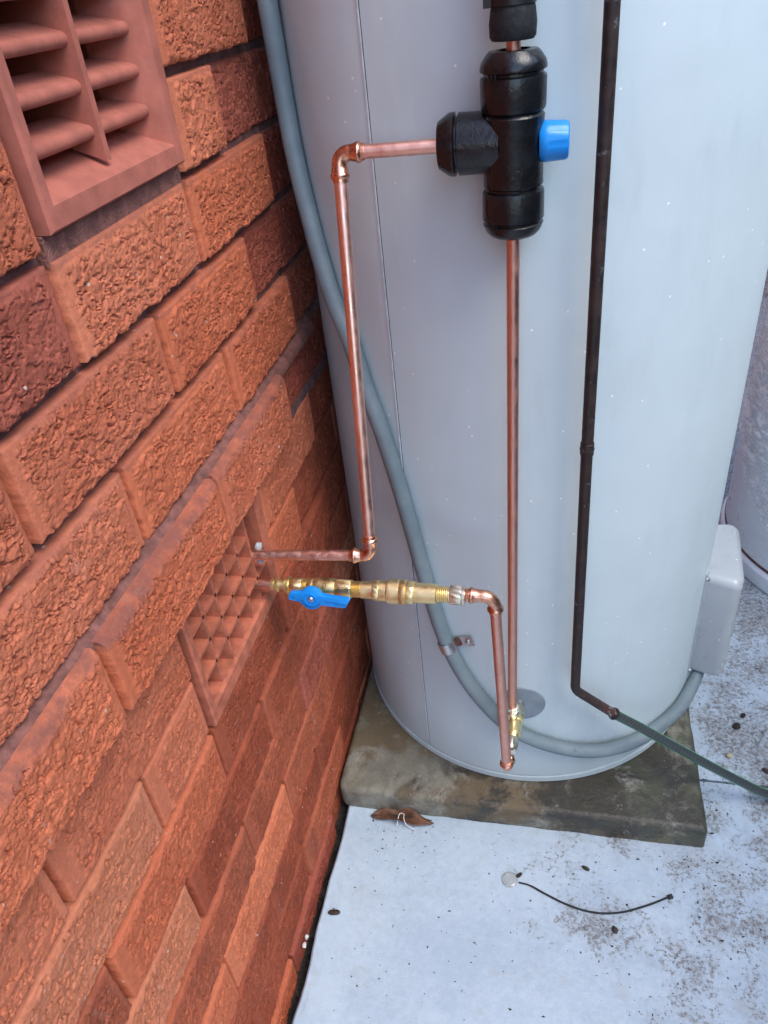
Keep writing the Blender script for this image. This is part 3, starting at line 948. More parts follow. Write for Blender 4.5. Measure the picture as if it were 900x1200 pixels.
# element cover
def cover(a0, a1, z0, z1, dep, ins):
    """rounded box hugging the jacket"""
    V, F = [], []
    N_ = 14
    def ringpts(da, dz, r):
        pts = []
        aa0, aa1, zz0, zz1 = a0 + da, a1 - da, z0 + dz, z1 - dz
        rc = 0.014
        rca = math.degrees(rc / TR)
        for (ca, cz, s) in ((aa1 - rca, zz1 - rc, 0), (aa0 + rca, zz1 - rc, 90), (aa0 + rca, zz0 + rc, 180), (aa1 - rca, zz0 + rc, 270)):
            for i in range(6):
                t_ = rad(s + 90 * i / 5)
                pts.append(cp(ca + rca * math.cos(t_), r, cz + rc * math.sin(t_)))
        return pts
    k = math.degrees(1 / TR)
    lev = [(0, 0, TR - 0.002), (0, 0, TR + dep * 0.72), (0.0015 * k, 0.0015, TR + dep * 0.86), (0.005 * k, 0.005, TR + dep * 0.965), (0.011 * k, 0.011, TR + dep)]
    for l in lev:
        V += ringpts(*l)
    n = 24
    for i in range(len(lev) - 1):
        for j in range(n):
            q = (j + 1) % n
            F.append((i * n + j, i * n + q, (i + 1) * n + q, (i + 1) * n + j))
    F.append(tuple(range((len(lev) - 1) * n, len(lev) * n)))
    return V, F
cov = make('element_cover', cover(-20.0, 8, -0.668, -0.446, 0.054, 0.01), 'cover_white', tank, sharp=40)
make('cover_flange', curved_plate(-22.6, 10.5, TR - 0.001, TR + 0.0022, -0.670, -0.432, 14), 'cover_white', cov, sharp=40)
make('screw', lathe([(-0.001, 0.004), (0.003, 0.0038), (0.0045, 0.002)], cp(-22, TR + 0.002, -0.652), cp(-22, 1, 0) - cp(-22, 0, 0), 12), 'steel', cov)
make('screw', lathe([(-0.001, 0.004), (0.003, 0.0038), (0.0045, 0.002)], cp(-21.6, TR + 0.002, -0.445), cp(-21.6, 1, 0) - cp(-21.6, 0, 0), 12), 'steel', cov)
make('cable_gland', lathe([(0.0, 0.008), (0.012, 0.0085), (0.014, 0.011), (0.026, 0.011), (0.028, 0.006)], cp(-13, TR + 0.030, -0.655), (0.25, 0, -1), 16), 'tie_black', cov)

# second, film-wrapped tank in the background -----------------------
T2 = Vector((1.065, 1.21, FZ))
tk2 = thing('storage_tank', T2, 'white tank wrapped in clear film, standing behind the grey tank at the picture edge', 'tank')
make('shell', lathe([(0.035, 0.295), (0.035, 0.302), (1.5, 0.302), (1.56, 0.26), (1.58, 0.02)], T2, (0, 0, 1), 96), 'enamel_white', tk2, sharp=30)
make('base_ring', lathe([(0.001, 0.296), (0.001, 0.309), (0.006, 0.311), (0.036, 0.310), (0.042, 0.306), (0.045, 0.301)], T2, (0, 0, 1), 96), 'enamel_white', tk2, sharp=30)
make('base_joint', lathe([(0.0452, 0.3015), (0.0452, 0.3035), (0.052, 0.3035), (0.052, 0.3015)], T2, (0, 0, 1), 96, cap=False), 'mortar', tk2)
rf = np.random.RandomState(3)
V, F = [], []
na, nz_ = 70, 90
for i in range(nz_ + 1):
    for j in range(na + 1):
        z = 0.24 + 0.95 * i / nz_ + 0.10 * math.sin(j * 0.11)
        a = 120 + 170 * j / na
        w = 0.008 + 0.004 * float(fbm(np.array([j * 0.35 + i * 0.25]), np.array([i * 0.9 - j * 0.2]), 61, 4)[0]) + 0.009 * abs(float(fbm(np.array([j * 0.16]), np.array([i * 0.75]), 71, 3)[0]))
        V.append(T2 + Vector((0.302 + w, 0, 0)) * 0 + Vector(((0.302 + w) * math.cos(rad(a)), (0.302 + w) * math.sin(rad(a)), z)))
for i in range(nz_):
    for j in range(na):
        a = i * (na + 1) + j
        F.append((a, a + 1, a + na + 2, a + na + 1))
make('plastic_film', (V, F), 'film', tk2, sharp=35)

# ------------------------------------------------------------------ tempering valve in its black jacket
VX, VY = 0.3055, 0.410
val = thing('tempering_valve', (VX, VY, 0.172), 'cross-shaped valve in a black insulating jacket with a blue knob', 'valve')
zt = 0.172
prof = [(0.172, 0.0115), (0.1722, 0.019), (0.174, 0.0225), (0.178, 0.0262), (0.1845, 0.0288), (0.1862, 0.0268), (0.1872, 0.0268), (0.189, 0.0292), (0.191, 0.0293), (0.2125, 0.0290), (0.2145, 0.0283),
        (0.216, 0.0258), (0.2178, 0.0260), (0.2195, 0.0278), (0.240, 0.0274), (0.272, 0.0276), (0.2775, 0.0282), (0.280, 0.0260), (0.2825, 0.0284), (0.285, 0.0291), (0.307, 0.0293), (0.309, 0.0288), (0.3102, 0.0264), (0.3122, 0.0263),
        (0.3136, 0.0293), (0.3156, 0.0294), (0.3200, 0.0284), (0.3255, 0.0245), (0.3285, 0.0215), (0.3290, 0.0150), (0.3250, 0.0125)]
make('jacket', lathe([(z - zt, r) for z, r in prof], (VX, VY, zt), (0, 0, 1), 48), 'jacket_black', val, sharp=28)
BZ = 0.2565
make('branch_jacket', lathe([(0.012, 0.0262), (0.047, 0.0268), (0.0495, 0.0268), (0.0505, 0.0238), (0.0520, 0.0238), (0.0532, 0.0274), (0.0575, 0.0272), (0.0600, 0.0262), (0.0685, 0.0205), (0.0692, 0.0090)], (VX, VY, BZ), (-1, 0, 0), 48), 'jacket_black', val, sharp=28)
# clip tabs moulded on the shells
for z in (0.311, 0.1868):
    gs = []
    for q in range(3):
        a = -PI / 2 - 0.78 + 0.13 * q
        p = Vector((VX + 0.0282 * math.cos(a), VY + 0.0282 * math.sin(a), z))
        gs.append(lathe([(-0.0022, 0.0011), (0.0022, 0.0011)], p, (0, 0, 1), 8))
    make('clip_tab', join(*gs), 'jacket_black', val)
# knob: fluted blue cap
V, F = [], []
ks = 48
for (h, r, fl) in ((0.024, 0.0155, 0.0), (0.027, 0.0172, 0.0), (0.031, 0.0174, 0.0), (0.0325, 0.0172, 0.9), (0.047, 0.0163, 0.9), (0.0492, 0.0152, 0.6), (0.0502, 0.0130, 0.2)):
    for j in range(ks):
        a = 2 * PI * j / ks
        rr = r - 0.0011 * fl * max(0.0, math.cos(8 * a)) ** 2
        V.append((VX + h, VY - 0.001 + rr * math.cos(a), 0.2545 + rr * math.sin(a)))
for i in range(6):
    for j in range(ks):
        k = (j + 1) % ks
        F.append((i * ks + j, i * ks + k, (i + 1) * ks + k, (i + 1) * ks + j))
F.append(tuple(range(6 * ks, 7 * ks)))
kn = make('knob', (V, F), 'blue_plastic', val, sharp=35)

# insulated pipe above the valve ------------------------------------
ins = thing('insulated_pipe', (VX, VY, 0.322), 'copper pipe lagged in black foam with cable tie, rising from the black valve', 'pipe')
make('pipe', sweep([(VX, VY, 0.315), (VX, VY, 0.80)], 0.0064, 24), 'copper_dull', ins)
make('foam_sleeve', lathe([(0.0, 0.0085), (-0.0005, 0.0180), (0.002, 0.0198), (0.012, 0.0203), (0.022, 0.0190), (0.0275, 0.0176), (0.030, 0.0190), (0.044, 0.0203), (0.40, 0.0203), (0.40, 0.01)], (VX - 0.0005, VY, 0.3365), (0.01, 0, 1), 40), 'foam', ins, sharp=40)
tie = make('cable_tie', lathe([(0.0, 0.0182), (0.0, 0.0196), (0.0045, 0.0196), (0.0045, 0.0182)], (VX - 0.0005, VY, 0.3615), (0, 0, 1), 40, cap=False), 'tie_black', ins)
make('tie_head', box(VX - 0.0245, VX - 0.0175, VY - 0.010, VY - 0.004, 0.3605, 0.3670), 'tie_black', tie, smooth=False)

# ------------------------------------------------------------------ pressed copper fittings
CR = 0.0066
def elbow(a_dir, b_dir, corner, la=0.026, lb=0.026, r=0.011, pr=CR):
    """capillary elbow with a bead near each mouth"""
    c_ = Vector(corner)
    a, b = Vector(a_dir).normalized(), Vector(b_dir).normalized()
    pts = arc(c_ + a * la, c_, c_ + b * lb, r, 10)
    # resample straight ends
    e = pr
    def ends(p, q, flip):
        prof = [(0.0, e + 0.0011), (0.0030, e + 0.0013), (0.0036, e + 0.0020), (0.0050, e + 0.0031), (0.0062, e + 0.0033), (0.0076, e + 0.0029), (0.0088, e + 0.0018), (0.0125, e + 0.0014), (0.0140, e + 0.0009)]
        d = (q - p); L = d.length; d = d.normalized()
        out = [(p + d * min(h, L * 0.98), rr) for h, rr in prof if h < L]
        return out
    A = ends(pts[0], pts[1], 0)
    B = ends(pts[-1], pts[-2], 1)[::-1]
    mid = [(p, e + 0.0010) for p in pts[1:-1]]
    seq = A + mid + B
    return sweep([s[0] for s in seq], [s[1] for s in seq], 28)

# warm line: valve branch -> left -> down -> into the lower vent
EX, EY, EZ = 0.1395, 0.409, 0.2560
BX, BY, BZ2 = 0.1455, 0.3165, -0.1655
HX, HY, HZ = -0.030, 0.3145, -0.1735
warm = thing('copper_outlet_pipe', (EX, EY, BZ2), 'copper pipe from the black valve bending down and into the lower vent', 'pipe')
d1 = Vector((BX - EX, BY - EY, BZ2 - EZ)).normalized()
d2 = Vector((HX - BX, HY - BY, HZ - BZ2)).normalized()
make('pipe', sweep([(0.250, VY, BZ), (EX + 0.022, EY, EZ)], CR, 24), 'copper', warm)
make('pipe', sweep([Vector((EX, EY, EZ)) + d1 * 0.022, Vector((BX, BY, BZ2)) - d1 * 0.022], CR, 24), 'copper', warm)
make('pipe', sweep([Vector((BX, BY, BZ2)) + d2 * 0.022, (HX, HY, HZ)], CR, 24), 'copper', warm)
make('elbow', elbow((1, 0, 0), d1, (EX, EY, EZ)), 'copper_fitting', warm)
make('elbow', elbow(-d1, d2, (BX, BY, BZ2)), 'copper_fitting', warm)

# cold line: vent -> brass valves -> elbow -> down -> tank inlet
AY, AZ = 0.307, -0.212
cold = thing('brass_valve_line', (0.29, 0.322, -0.555), 'brass ball valve and fittings line from the lower vent to the tank inlet', 'valve line')
O_ = (0.0, AY, AZ)
def cylp(h0, h1, r, ch=0.0007):
    return lathe([(h0, r - ch), (h0 + ch, r), (h1 - ch, r), (h1, r - ch)], O_, (1, 0, 0), 36)
def thread(h0, h1, r, p=0.0016):
    pr = [(h0, r - 0.0012)]
    h = h0
    while h < h1 - p:
        pr += [(h + p * 0.3, r), (h + p * 0.6, r), (h + p * 0.95, r - 0.0011)]
        h += p
    pr.append((h1, r - 0.0012))
    return lathe(pr, O_, (1, 0, 0), 32)
make('pipe_stub', sweep([(-0.03, AY, AZ), (0.019, AY, AZ)], 0.0062, 24), 'copper_dull', cold)
make('flare_nut', join(cylp(0.0150, 0.0195, 0.0072), lathe([(0.0195, 0.0062), (0.021, 0.0088), (0.0245, 0.0090), (0.026, 0.0068), (0.0330, 0.0068), (0.034, 0.0085)], O_, (1, 0, 0), 32)), 'brass', cold)
make('union_nut', join(lathe([(0.0335, 0.0100), (0.0345, 0.0116), (0.0390, 0.0116), (0.0400, 0.0100)], O_, (1, 0, 0), 32), hexnut(0.0400, 0.0560, 0.0114, O_, (1, 0, 0), 0.35)), 'brass', cold)
make('valve_neck', join(thread(0.0560, 0.0625, 0.0096), lathe([(0.0625, 0.0096), (0.0645, 0.0108), (0.0690, 0.0110), (0.0700, 0.010)], O_, (1, 0, 0), 32)), 'brass', cold)
bv = make('ball_valve', lathe([(0.0700, 0.0090), (0.0715, 0.0108), (0.0800, 0.0121), (0.0920, 0.0121), (0.0985, 0.0112), (0.0992, 0.0100)], O_, (1, 0, 0), 40), 'brass', cold)
make('valve_end_nut', hexnut(0.0995, 0.1185, 0.0126, O_, (1, 0, 0), 0.35), 'brass', cold)
make('thread_ring', thread(0.1185, 0.1300, 0.0100), 'brass', cold)
make('check_valve_end', cylp(0.1300, 0.1455, 0.0106), 'brass', cold)
make('check_valve_nut', hexnut(0.1455, 0.1535, 0.0136, O_, (1, 0, 0), 0.1), 'brass', cold)
make('check_valve_body', join(cylp(0.1535, 0.1630, 0.0128), lathe([(0.1630, 0.0138), (0.1640, 0.0150), (0.1765, 0.0152), (0.1775, 0.0143), (0.1790, 0.0143), (0.1800, 0.0151), (0.1850, 0.0150), (0.1860, 0.0135)], O_, (1, 0, 0), 40)), 'brass', cold)
make('check_valve_nut', hexnut(0.1860, 0.1955, 0.0146, O_, (1, 0, 0), 0.5, 8), 'brass', cold)
make('check_valve_sleeve', cylp(0.1955, 0.2225, 0.0122), 'brass', cold)
make('thread_ring', thread(0.2225, 0.2385, 0.0098, 0.0024), 'brass', cold)
make('union_nut', join(hexnut(0.2385, 0.2525, 0.0130, O_, (1, 0, 0), 0.2), lathe([(0.2525, 0.0105), (0.2530, 0.0116), (0.2560, 0.0116), (0.2570, 0.009)], O_, (1, 0, 0), 32)), 'nickel', cold)
EL = Vector((0.2905, AY, AZ + 0.001))
EB = Vector((0.3030, 0.3200, -0.5500))
dd = (EB - EL).normalized()
make('elbow', elbow((-1, 0, 0), dd, EL, 0.033, 0.026, 0.016), 'copper_fitting', cold)
make('pipe', sweep([EL + dd * 0.022, EB - dd * 0.012], CR + 0.0002, 24), 'copper_dull', cold)
di = Vector((0.012, 0.115, 0.002)).normalized()
make('elbow', elbow(-dd, di, EB, 0.017, 0.020, 0.007), 'copper_fitting', cold)
# handle
hz = Vector((0, -0.975, 0.222)).normalized()
hc = Vector((0.0755, AY, AZ)) + hz * 0.0235
hx = Vector((1, 0.0, -0.0)).normalized()
hx = (hx * math.cos(-0.10) + hz.cross(hx) * math.sin(-0.10)).normalized()
hy = hz.cross(hx)
make('stem', lathe([(-0.018, 0.006), (0.0, 0.0052), (0.006, 0.0052)], hc, hz, 20), 'brass', cold)
out = []
def arcpts(r, a0, a1, n):
    return [(r * math.cos(rad(a0 + (a1 - a0) * i / n)), r * math.sin(rad(a0 + (a1 - a0) * i / n))) for i in range(n + 1)]
poly = arcpts(0.0145, 30, 150, 10) + [(-0.0180, 0.0058), (-0.0262, 0.0045), (-0.0280, 0.0005), (-0.0285, -0.0045), (-0.0265, -0.0055), (-0.0155, -0.0062)] + arcpts(0.0145, 212, 330, 10)
poly += [(0.0165, -0.0066), (0.0415, -0.0056), (0.0435, -0.0040), (0.0470, 0.0050), (0.0455, 0.0068), (0.0200, 0.0066)]
hb = make('lever_handle', prism(poly, hc, hx, hy, 0.0072, 0.0016), 'blue_plastic', cold, sharp=35)
make('hub_ring', lathe([(0.0068, 0.0062), (0.0086, 0.0064), (0.0086, 0.0080), (0.0068, 0.0084)], hc, hz, 28, cap=False), 'blue_plastic', hb)
make('screw', lathe([(0.006, 0.0036), (0.0082, 0.0036), (0.0094, 0.0022)], hc, hz, 16), 'steel', hb)
make('lettering', text_mesh('TOTTERON', 0.0050, hc + hx * 0.0300 - hy * 0.0012 + hz * 0.0073, hx, hy), 'blue_ink', hb, smooth=False)
make('lettering', text_mesh('15', 0.0040, hc - hx * 0.0225 - hy * 0.0012 + hz * 0.0073, hx, hy), 'blue_ink', hb, smooth=False)
gs = []
for q in range(9):
    a = rad(200 + 17 * q)
    p = hc + hx * 0.0112 * math.cos(a) + hy * 0.0112 * math.sin(a) + hz * 0.0073
    gs.append(prism([(-0.0009, -0.0006), (0.0009, -0.0006), (0.0009, 0.0006), (-0.0009, 0.0006)], p, hx, hy, 0.0002))
make('direction_mark', join(*gs), 'blue_ink', hb, smooth=False)
# cast marks on the brass, facing out and up
cz = Vector((0, -0.55, 0.835)).normalized()
cx_ = Vector((1, 0, 0)); cy_ = cz.cross(cx_)
make('lettering', text_mesh('15', 0.0075, Vector((0.0865, AY, AZ)) + cz * 0.01215, -cx_, -cy_), 'brass_mark', cold, smooth=False)
make('lettering', text_mesh('DZR', 0.0048, Vector((0.109, AY, AZ)) + cz * 0.0122, cx_, cy_), 'nickel', cold, smooth=False)

# tank feed: pipe between valve and inlet ----------------------------
IX, IZ = 0.3095, -0.5505
feed = thing('copper_riser_pipe', (VX, VY, IZ), 'straight vertical copper pipe from the black valve down to the tank inlet', 'pipe')
make('pipe', sweep([(VX, VY, 0.185), (VX, VY, -0.532)], CR, 24), 'copper_dull', feed)
IO = (0.3130, CY - TR + 0.004, IZ)
di2 = (EB - Vector(IO)).normalized()
inl = thing('brass_inlet_tee', (IO[0], IO[1], IZ), 'brass tee fitting screwed into the tank inlet at the foot of the riser', 'fitting')
make('spigot', lathe([(0.0, 0.0095), (0.016, 0.0095)], IO, di2, 28), 'steel', inl)
make('hex_body', hexnut(0.014, 0.034, 0.0128, IO, di2, 0.2), 'nickel', inl)
make('socket_nut', join(lathe([(0.0, 0.0105), (0.014, 0.0105), (0.015, 0.0092)], (VX, VY, IZ + 0.006), (0, 0, 1), 28), hexnut(0.002, 0.012, 0.0122, (VX, VY, IZ + 0.010), (0, 0, 1), 0.3), lathe([(0.0, 0.0092), (0.006, 0.0092), (0.0068, 0.0078)], (VX, VY, IZ + 0.022), (0, 0, 1), 28)), 'nickel', inl)
make('body_ring', lathe([(0.034, 0.0100), (0.035, 0.0122), (0.042, 0.0122), (0.043, 0.0104)], IO, di2, 32), 'brass', inl)
make('body', lathe([(0.043, 0.0104), (0.0445, 0.0112), (0.066, 0.0112), (0.067, 0.0100)], IO, di2, 32), 'brass', inl)
make('thread_ring', lathe([(0.067, 0.0086), (0.069, 0.0098), (0.071, 0.0086), (0.073, 0.0098), (0.075, 0.0086)], IO, di2, 28), 'brass', inl)
make('union_nut', join(hexnut(0.075, 0.092, 0.0112, IO, di2, 0.4), lathe([(0.092, 0.0095), (0.0965, 0.0088), (0.097, 0.0070)], IO, di2, 28)), 'nickel', inl)

# ------------------------------------------------------------------ grey conduit round the tank
cr_ = 0.0112
ro = TR + cr_ + 0.0012
cpts = [cp(-152.5, ro + 0.012, 0.95), cp(-151.5, ro + 0.006, 0.62), cp(-150.0, ro + 0.002, 0.38), cp(-150.0, ro, 0.298), cp(-147.0, ro, 0.209), cp(-138.6, ro, 0.087), cp(-131.6, ro, 0.02), cp(-127.8, ro, -0.038), cp(-123.5, ro, -0.099), cp(-118.8, ro, -0.198), cp(-114.2, ro, -0.324),
        cp(-109.0, ro, -0.441), cp(-100.8, ro, -0.534), cp(-89.0, ro, -0.609), cp(-71.6, ro, -0.659), cp(-54.7, ro, -0.679), cp(-36.0, ro, -0.684), cp(-22.0, ro, -0.682), cp(-12.0, ro + 0.004, -0.660)]
con = thing('electrical_conduit', cp(-89, ro, -0.609), 'blue-grey plastic conduit curving round the tank to the white cover', 'conduit')
make('conduit_pipe', sweep(spline(cpts, 10), cr_, 22), 'conduit', con, sharp=60)
# saddle clip
ca, cz0 = -109.0, -0.441
tan_ = (cp(-107.5, ro, -0.462) - cp(-110.5, ro, -0.418)).normalized()
nrm = (cp(ca, 1, 0) - cp(ca, 0, 0)).normalized()
side = tan_.cross(nrm).normalized()
if side.x < 0:
    side = -side
pc = cp(ca, ro, cz0)
V, F = [], []
pr = []
rr = cr_ + 0.0009
for i in range(15):
    a = rad(-35 + 215 * i / 14)
    pr.append((rr * math.cos(a), rr * math.sin(a)))
pr = [(0.0400, -cr_ - 0.0003 + 0.0006), (0.0150, -cr_ + 0.0003)] + pr
n = len(pr)
for s in (-0.0088, 0.0088):
    for off in (0.0, 0.0014):
        for (a, b) in pr:
            l = math.hypot(a, b)
            k = (1 + off / l) if l < 0.0135 else 1
            V.append(pc + side * (a * k) + nrm * (b * k + (off if l >= 0.0135 else 0)) + tan_ * s)
for i in range(n - 1):
    F += [(n + i, n + i + 1, 3 * n + i + 1, 3 * n + i), (i + 1, i, 2 * n + i, 2 * n + i + 1), (i, i + 1, n + i + 1, n + i), (2 * n + i, 3 * n + i, 3 * n + i + 1, 2 * n + i + 1)]
F += [(0, n, 3 * n, 2 * n), (n - 1, 3 * n - 1, 4 * n - 1, 2 * n - 1)]
sc = make('saddle_clip', (V, F), 'steel', con, sharp=40)
make('screw', lathe([(-0.001, 0.0042), (0.002, 0.0040), (0.0032, 0.0022)], pc + side * 0.0310 - nrm * (cr_ - 0.0014), nrm, 14), 'steel', sc)
make('rust_patch', lathe([(0.0, 0.0078), (0.0009, 0.0070), (0.0011, 0.003)], pc + side * 0.0160 - nrm * (cr_ - 0.0030), (nrm + side * 0.6), 14), 'rust', sc)

# ------------------------------------------------------------------ dark drain pipe and hose
drain = thing('drain_pipe', (0.392, 0.424, -0.50), 'blackened copper drain pipe running down the front of the tank', 'pipe')
D0, D1, D2_ = Vector((0.3855, 0.4225, 0.95)), Vector((0.3955, 0.4250, -0.492)), Vector((0.4640, 0.4460, -0.5680))
path = arc(D0, D1, D2_, 0.026, 12)
path = [D0, Vector((0.3858, 0.4227, 0.40)), Vector((0.3900, 0.4235, -0.10))] + path[1:]
path_end = path[-1]
make('pipe', sweep(path[:-1] + [D1.lerp(D2_, 0.50)], 0.0069, 24), 'oxide', drain)
make('pipe_end', sweep([D1.lerp(D2_, 0.495), D2_ + (D2_ - D1).normalized() * 0.004], 0.0070, 24), 'oxide_end', drain)
jz = -0.078
jp = Vector((0.3898, 0.4235, jz))
make('joint_bead', lathe([(-0.008, 0.0074), (-0.0075, 0.0079), (-0.002, 0.0080), (0.0, 0.0086), (0.002, 0.0080), (0.0075, 0.0079), (0.008, 0.0074)], jp, (-0.0042, -0.0008, 0.5), 24), 'oxide', drain)
hpts = [D2_ - (D2_ - D1).normalized() * 0.012, Vector((0.4985, 0.4510, -0.5945)), Vector((0.5403, 0.4570, -0.6300)), Vector((0.6130, 0.4680, -0.6920)), Vector((0.6700, 0.4770, -0.7390)), Vector((0.7150, 0.4840, -0.7720)), Vector((0.7650, 0.4930, -0.7900)), Vector((0.95, 0.530, -0.7914)), Vector((1.25, 0.50, -0.7914)), Vector((1.55, 0.36, -0.7914))]
hose = thing('garden_hose', (0.64, 0.48, FZ), 'black braided garden hose with green stripes pushed on the dark drain pipe', 'hose')
make('hose_body', sweep(spline(hpts, 10), 0.0076, 24, cap=True), 'hose', hose, sharp=60)
dh = (D2_ - D1).normalized()
make('hose_lip', lathe([(0.0, 0.0078), (-0.0008, 0.0088), (0.0008, 0.0097), (0.003, 0.0097), (0.004, 0.0090)], hpts[0] - dh * 0.0012, dh, 28, cap=False), 'hose_end', hose)

# ------------------------------------------------------------------ small things on the floor
def blob(c, rx, ry, rz, seed, rot=0.0, nu=14, nv=9, rough=0.35):
    V, F = [], []
    for i in range(nv + 1):
        th = PI * i / nv
        for j in range(nu):
            ph = 2 * PI * j / nu
            x, y, z = math.sin(th) * math.cos(ph), math.sin(th) * math.sin(ph), math.cos(th)
            k = 1 + rough * float(fbm(np.array([x * 1.7 + y + 5.0]), np.array([z * 1.9 + y * 1.3 + 9.0]), seed, 3)[0])
            X_, Y_ = x * rx * k, y * ry * k
            V.append((c[0] + X_ * math.cos(rot) - Y_ * math.sin(rot), c[1] + X_ * math.sin(rot) + Y_ * math.cos(rot), c[2] + z * rz * k))
    for i in range(nv):
        for j in range(nu):
            q = (j + 1) % nu
            F.append((i * nu + j, (i + 1) * nu + j, (i + 1) * nu + q, i * nu + q))
    return V, F
# dry leaf
LO = Vector((0.120, 0.3735, FZ))
V, F = [], []
nl, nw = 22, 8
for i in range(nl + 1):
    s = i / nl
    w = 0.0140 * (math.sin(PI * s ** 0.85)) ** 0.75 + 0.0004
    for j in range(nw + 1):
        q = -1 + 2 * j / nw
        x = -0.055 + 0.110 * s
        y = q * w + 0.004 * math.sin(s * 5)
        z = 0.004 + 0.010 * abs(q) ** 1.3 * math.sin(PI * s) + 0.004 * math.sin(s * 9 + q * 2) * math.sin(PI * s) + 0.002 * (1 - abs(q)) + 0.003 * float(fbm(np.array([s * 6.0]), np.array([q * 2.0]), 12, 3)[0])
        a = rad(2)
        V.append((LO.x + x * math.cos(a) - y * math.sin(a), LO.y + x * math.sin(a) + y * math.cos(a), LO.z + max(z, 0.001)))
for i in range(nl):
    for j in range(nw):
        a = i * (nw + 1) + j
        F.append((a, a + nw + 1, a + nw + 2, a + 1))
lf = thing('dry_leaf', LO, 'curled brown dry leaf lying against the front of the plinth', 'leaf')
bl = make('leaf_blade', (V, F), 'dry_leaf', lf, sharp=60)
sm_ = bl.modifiers.new('thickness', 'SOLIDIFY'); sm_.thickness = 0.0005
make('midrib', sweep([(LO.x - 0.054, LO.y - 0.002, FZ + 0.006), (LO.x - 0.02, LO.y + 0.001, FZ + 0.0085), (LO.x + 0.02, LO.y + 0.003, FZ + 0.009), (LO.x + 0.052, LO.y + 0.002, FZ + 0.006)], 0.0007, 8), 'pod', lf)
w0 = LO + Vector((0.002, -0.006, 0.014))
wire = make('wire_offcut', sweep(spline([w0 + Vector(p) for p in ((-0.008, -0.010, -0.006), (-0.006, 0.006, 0.002), (0.002, 0.006, 0.004), (0.003, -0.001, 0.003), (0.008, -0.008, -0.003), (0.022, -0.012, -0.010))], 8), 0.0007, 8), 'white_wire', origin=w0)
tag(wire, 'thin white curl of wire lying on the dry leaf', 'wire')
# clear disc and cable tie
dc = make('clear_disc', lathe([(0.0, 0.0118), (0.0008, 0.0126), (0.0022, 0.0124), (0.0036, 0.0100), (0.0042, 0.005), (0.0043, 0.0005)], (0.3085, 0.2925, FZ + 0.0006), (0, 0, 1), 36), 'clear_plastic', origin=(0.3085, 0.2925, FZ), sharp=50)
tag(dc, 'small clear round plastic disc on the white floor beside the cable tie', 'disc')
ct = thing('cable_tie', (0.44, 0.27, FZ), 'loose black cable tie lying in a curve on the white floor', 'cable tie')
tp = [(0.3225, 0.2895, FZ + 0.002), (0.340, 0.2870, FZ + 0.002), (0.365, 0.2765, FZ + 0.002), (0.400, 0.2640, FZ + 0.002), (0.437, 0.2585, FZ + 0.002), (0.475, 0.2640, FZ + 0.002), (0.515, 0.2800, FZ + 0.003), (0.5485, 0.2975, FZ + 0.004)]
V, F = [], []
sp_ = spline(tp, 8)
for i, p in enumerate(sp_):
    d = (sp_[min(i + 1, len(sp_) - 1)] - sp_[max(i - 1, 0)]).normalized()
    s = Vector((-d.y, d.x, 0)).normalized()
    w = 0.0014 if i > 8 else 0.0010
    for (a, b) in ((-w, -0.0006), (w, -0.0006), (w, 0.0006), (-w, 0.0006)):
        V.append(p + s * a + Vector((0, 0, b)))
    if i:
        for k in range(4):
            q = (k + 1) % 4
            F.append(((i - 1) * 4 + k, (i - 1) * 4 + q, i * 4 + q, i * 4 + k))
F += [(3, 2, 1, 0), tuple(len(sp_) * 4 - 4 + k for k in range(4))]
make('strap', (V, F), 'tie_black', ct, smooth=False)
make('head', prism([(-0.0035, -0.0030), (0.0035, -0.0030), (0.0035, 0.0030), (-0.0035, 0.0030)], (0.5505, 0.2985, FZ + 0.0008), (0.9, 0.42, 0), (-0.42, 0.9, 0), 0.0052, 0.0008), 'tie_black', ct, smooth=False)

# picked-out debris
def bit(name, x, y, rx, ry, rz, mat, label, cat, seed, rot=0.0, group=None):
    o = make(name, blob((x, y, FZ + rz * 0.85), rx, ry, rz, seed, rot), mat, origin=(x, y, FZ), sharp=60)
    tag(o, label, cat, group)
bit('seed_pod', 0.0420, 0.2005, 0.0105, 0.0042, 0.004, 'pod', 'dark brown seed pod on the white floor near the wall foot', 'seed pod', 5, 0.12)
bit('leaf_fragment', 0.4255, 0.3275, 0.0065, 0.0030, 0.003, 'pod', 'small dark curled leaf fragment on the floor between plinth and cable tie', 'leaf', 6, -0.5)
bit('leaf_fragment', 0.3225, 0.3010, 0.0060, 0.0028, 0.003, 'debris', 'dark crumb lying against the clear plastic disc', 'leaf', 16, 0.8)
bit('leaf_fragment', 0.4665, 0.2365, 0.0042, 0.0055, 0.003, 'pod', 'brown leaf crumb on the floor below the middle of the cable tie', 'leaf', 7, 0.4)
bit('pebble', 0.677, 0.572, 0.0052, 0.0048, 0.004, 'pebble_cream', 'small cream pebble on the worn floor above the hose', 'pebble', 8)
bit('soil_crumb', 0.700, 0.640, 0.0075, 0.0060, 0.004, 'debris', 'black soil crumb on the worn floor below the white cover', 'soil', 9, 0.3)
bit('soil_crumb', 0.716, 0.668, 0.0060, 0.0042, 0.003, 'debris', 'black soil crumb nearer the storage tank, right of another crumb', 'soil', 10, 1.2)
bit('soil_crumb', 0.735, 0.548, 0.0090, 0.0052, 0.003, 'pod', 'brown soil crumb just above the hose at the right', 'soil', 11, -0.3)
bit('pebble', 0.0085, 0.158, 0.0032, 0.0036, 0.003, 'pebble_white', 'tiny white pebble in the gap at the wall foot, farther one', 'pebble', 12)
bit('pebble', 0.0080, 0.146, 0.0034, 0.0046, 0.003, 'pebble_white', 'tiny white pebble in the gap at the wall foot, nearer one', 'pebble', 13)
rs = random.Random(4)
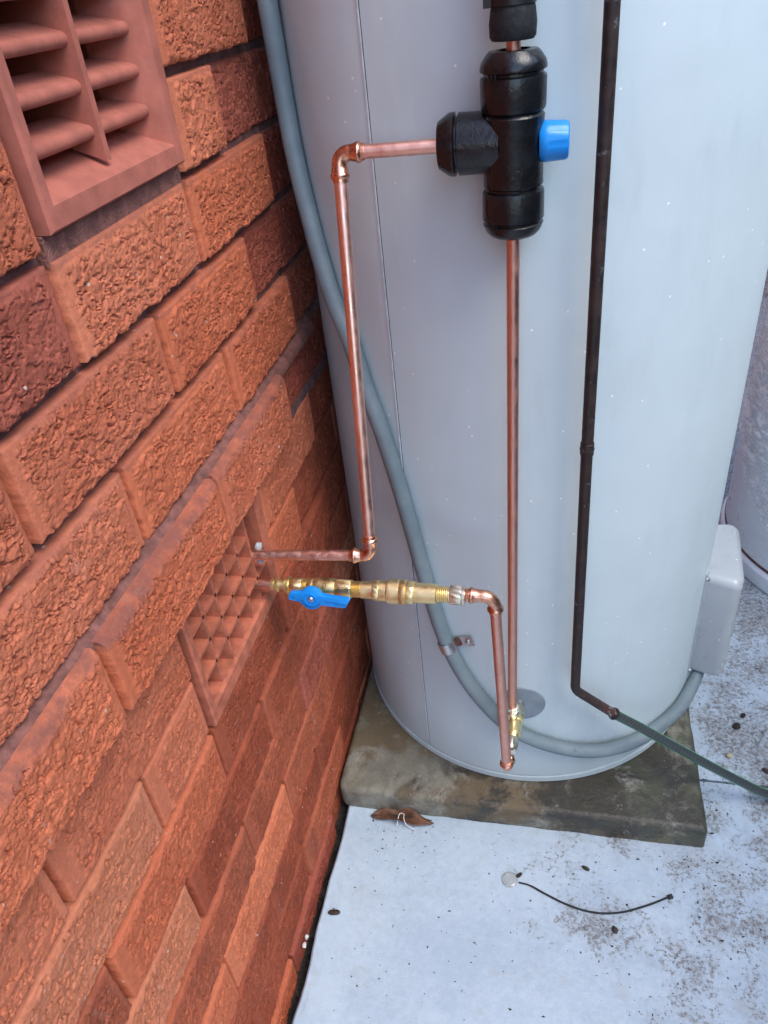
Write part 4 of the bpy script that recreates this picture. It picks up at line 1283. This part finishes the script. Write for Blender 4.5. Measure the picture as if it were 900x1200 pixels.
gs = []
tet = [(0, 1, 2), (0, 2, 3), (0, 3, 1), (1, 3, 2)]
def crumbs(n, fx, fy, s0, s1):
    for _ in range(n):
        x, y = fx(), fy()
        if x < 0.025 or (x < 0.625 and y > 0.378):
            continue
        s = rs.uniform(s0, s1) * rs.random() ** 0.7 + 0.0005
        a = rs.random() * 6.28
        el = rs.uniform(0.5, 1.8)
        V = []
        for k in range(3):
            b = a + 2.09 * k + rs.uniform(-.4, .4)
            V.append((x + s * el * math.cos(b), y + s / el * math.sin(b), FZ + 0.0003))
        V.append((x + rs.uniform(-.3, .3) * s, y, FZ + s * rs.uniform(0.4, 0.9)))
        gs.append((V, tet))
crumbs(200, lambda: rs.uniform(0.03, 0.62), lambda: rs.uniform(-0.1, 0.378), 0.0006, 0.0024)
crumbs(420, lambda: 0.50 + abs(rs.gauss(0, 0.22)), lambda: rs.uniform(-0.05, 1.0), 0.0006, 0.0032)
crumbs(60, lambda: 0.06 + abs(rs.gauss(0, 0.08)), lambda: 0.378 - abs(rs.gauss(0, 0.05)), 0.0005, 0.002)
crumbs(100, lambda: rs.uniform(0.62, 0.9), lambda: 0.517 + rs.gauss(0, 0.012), 0.0006, 0.003)
make('floor_debris', join(*gs), 'debris', kind='stuff', smooth=False)
gs2 = []
for _ in range(330):
    x, y = rs.uniform(-0.003, 0.019), rs.uniform(-0.2, 0.385)
    s = rs.uniform(0.0015, 0.006)
    a = rs.random() * 6.28
    V = [(x + s * math.cos(a + 2.09 * k), y + s * math.sin(a + 2.09 * k), FZ - 0.034) for k in range(3)] + [(x, y, FZ - 0.034 + s * rs.uniform(1.0, 2.5))]
    gs2.append((V, tet))
make('gap_soil', join(*gs2), 'soil', kind='stuff', smooth=False)

# lump of pale sealant where the pipes come through the lower vent
make('sealant', join(blob((0.0015, 0.3225, -0.1850), 0.0045, 0.0065, 0.0055, 31), blob((0.001, 0.3245, -0.1660), 0.004, 0.006, 0.006, 32)), 'sealant', vent2, sharp=60)
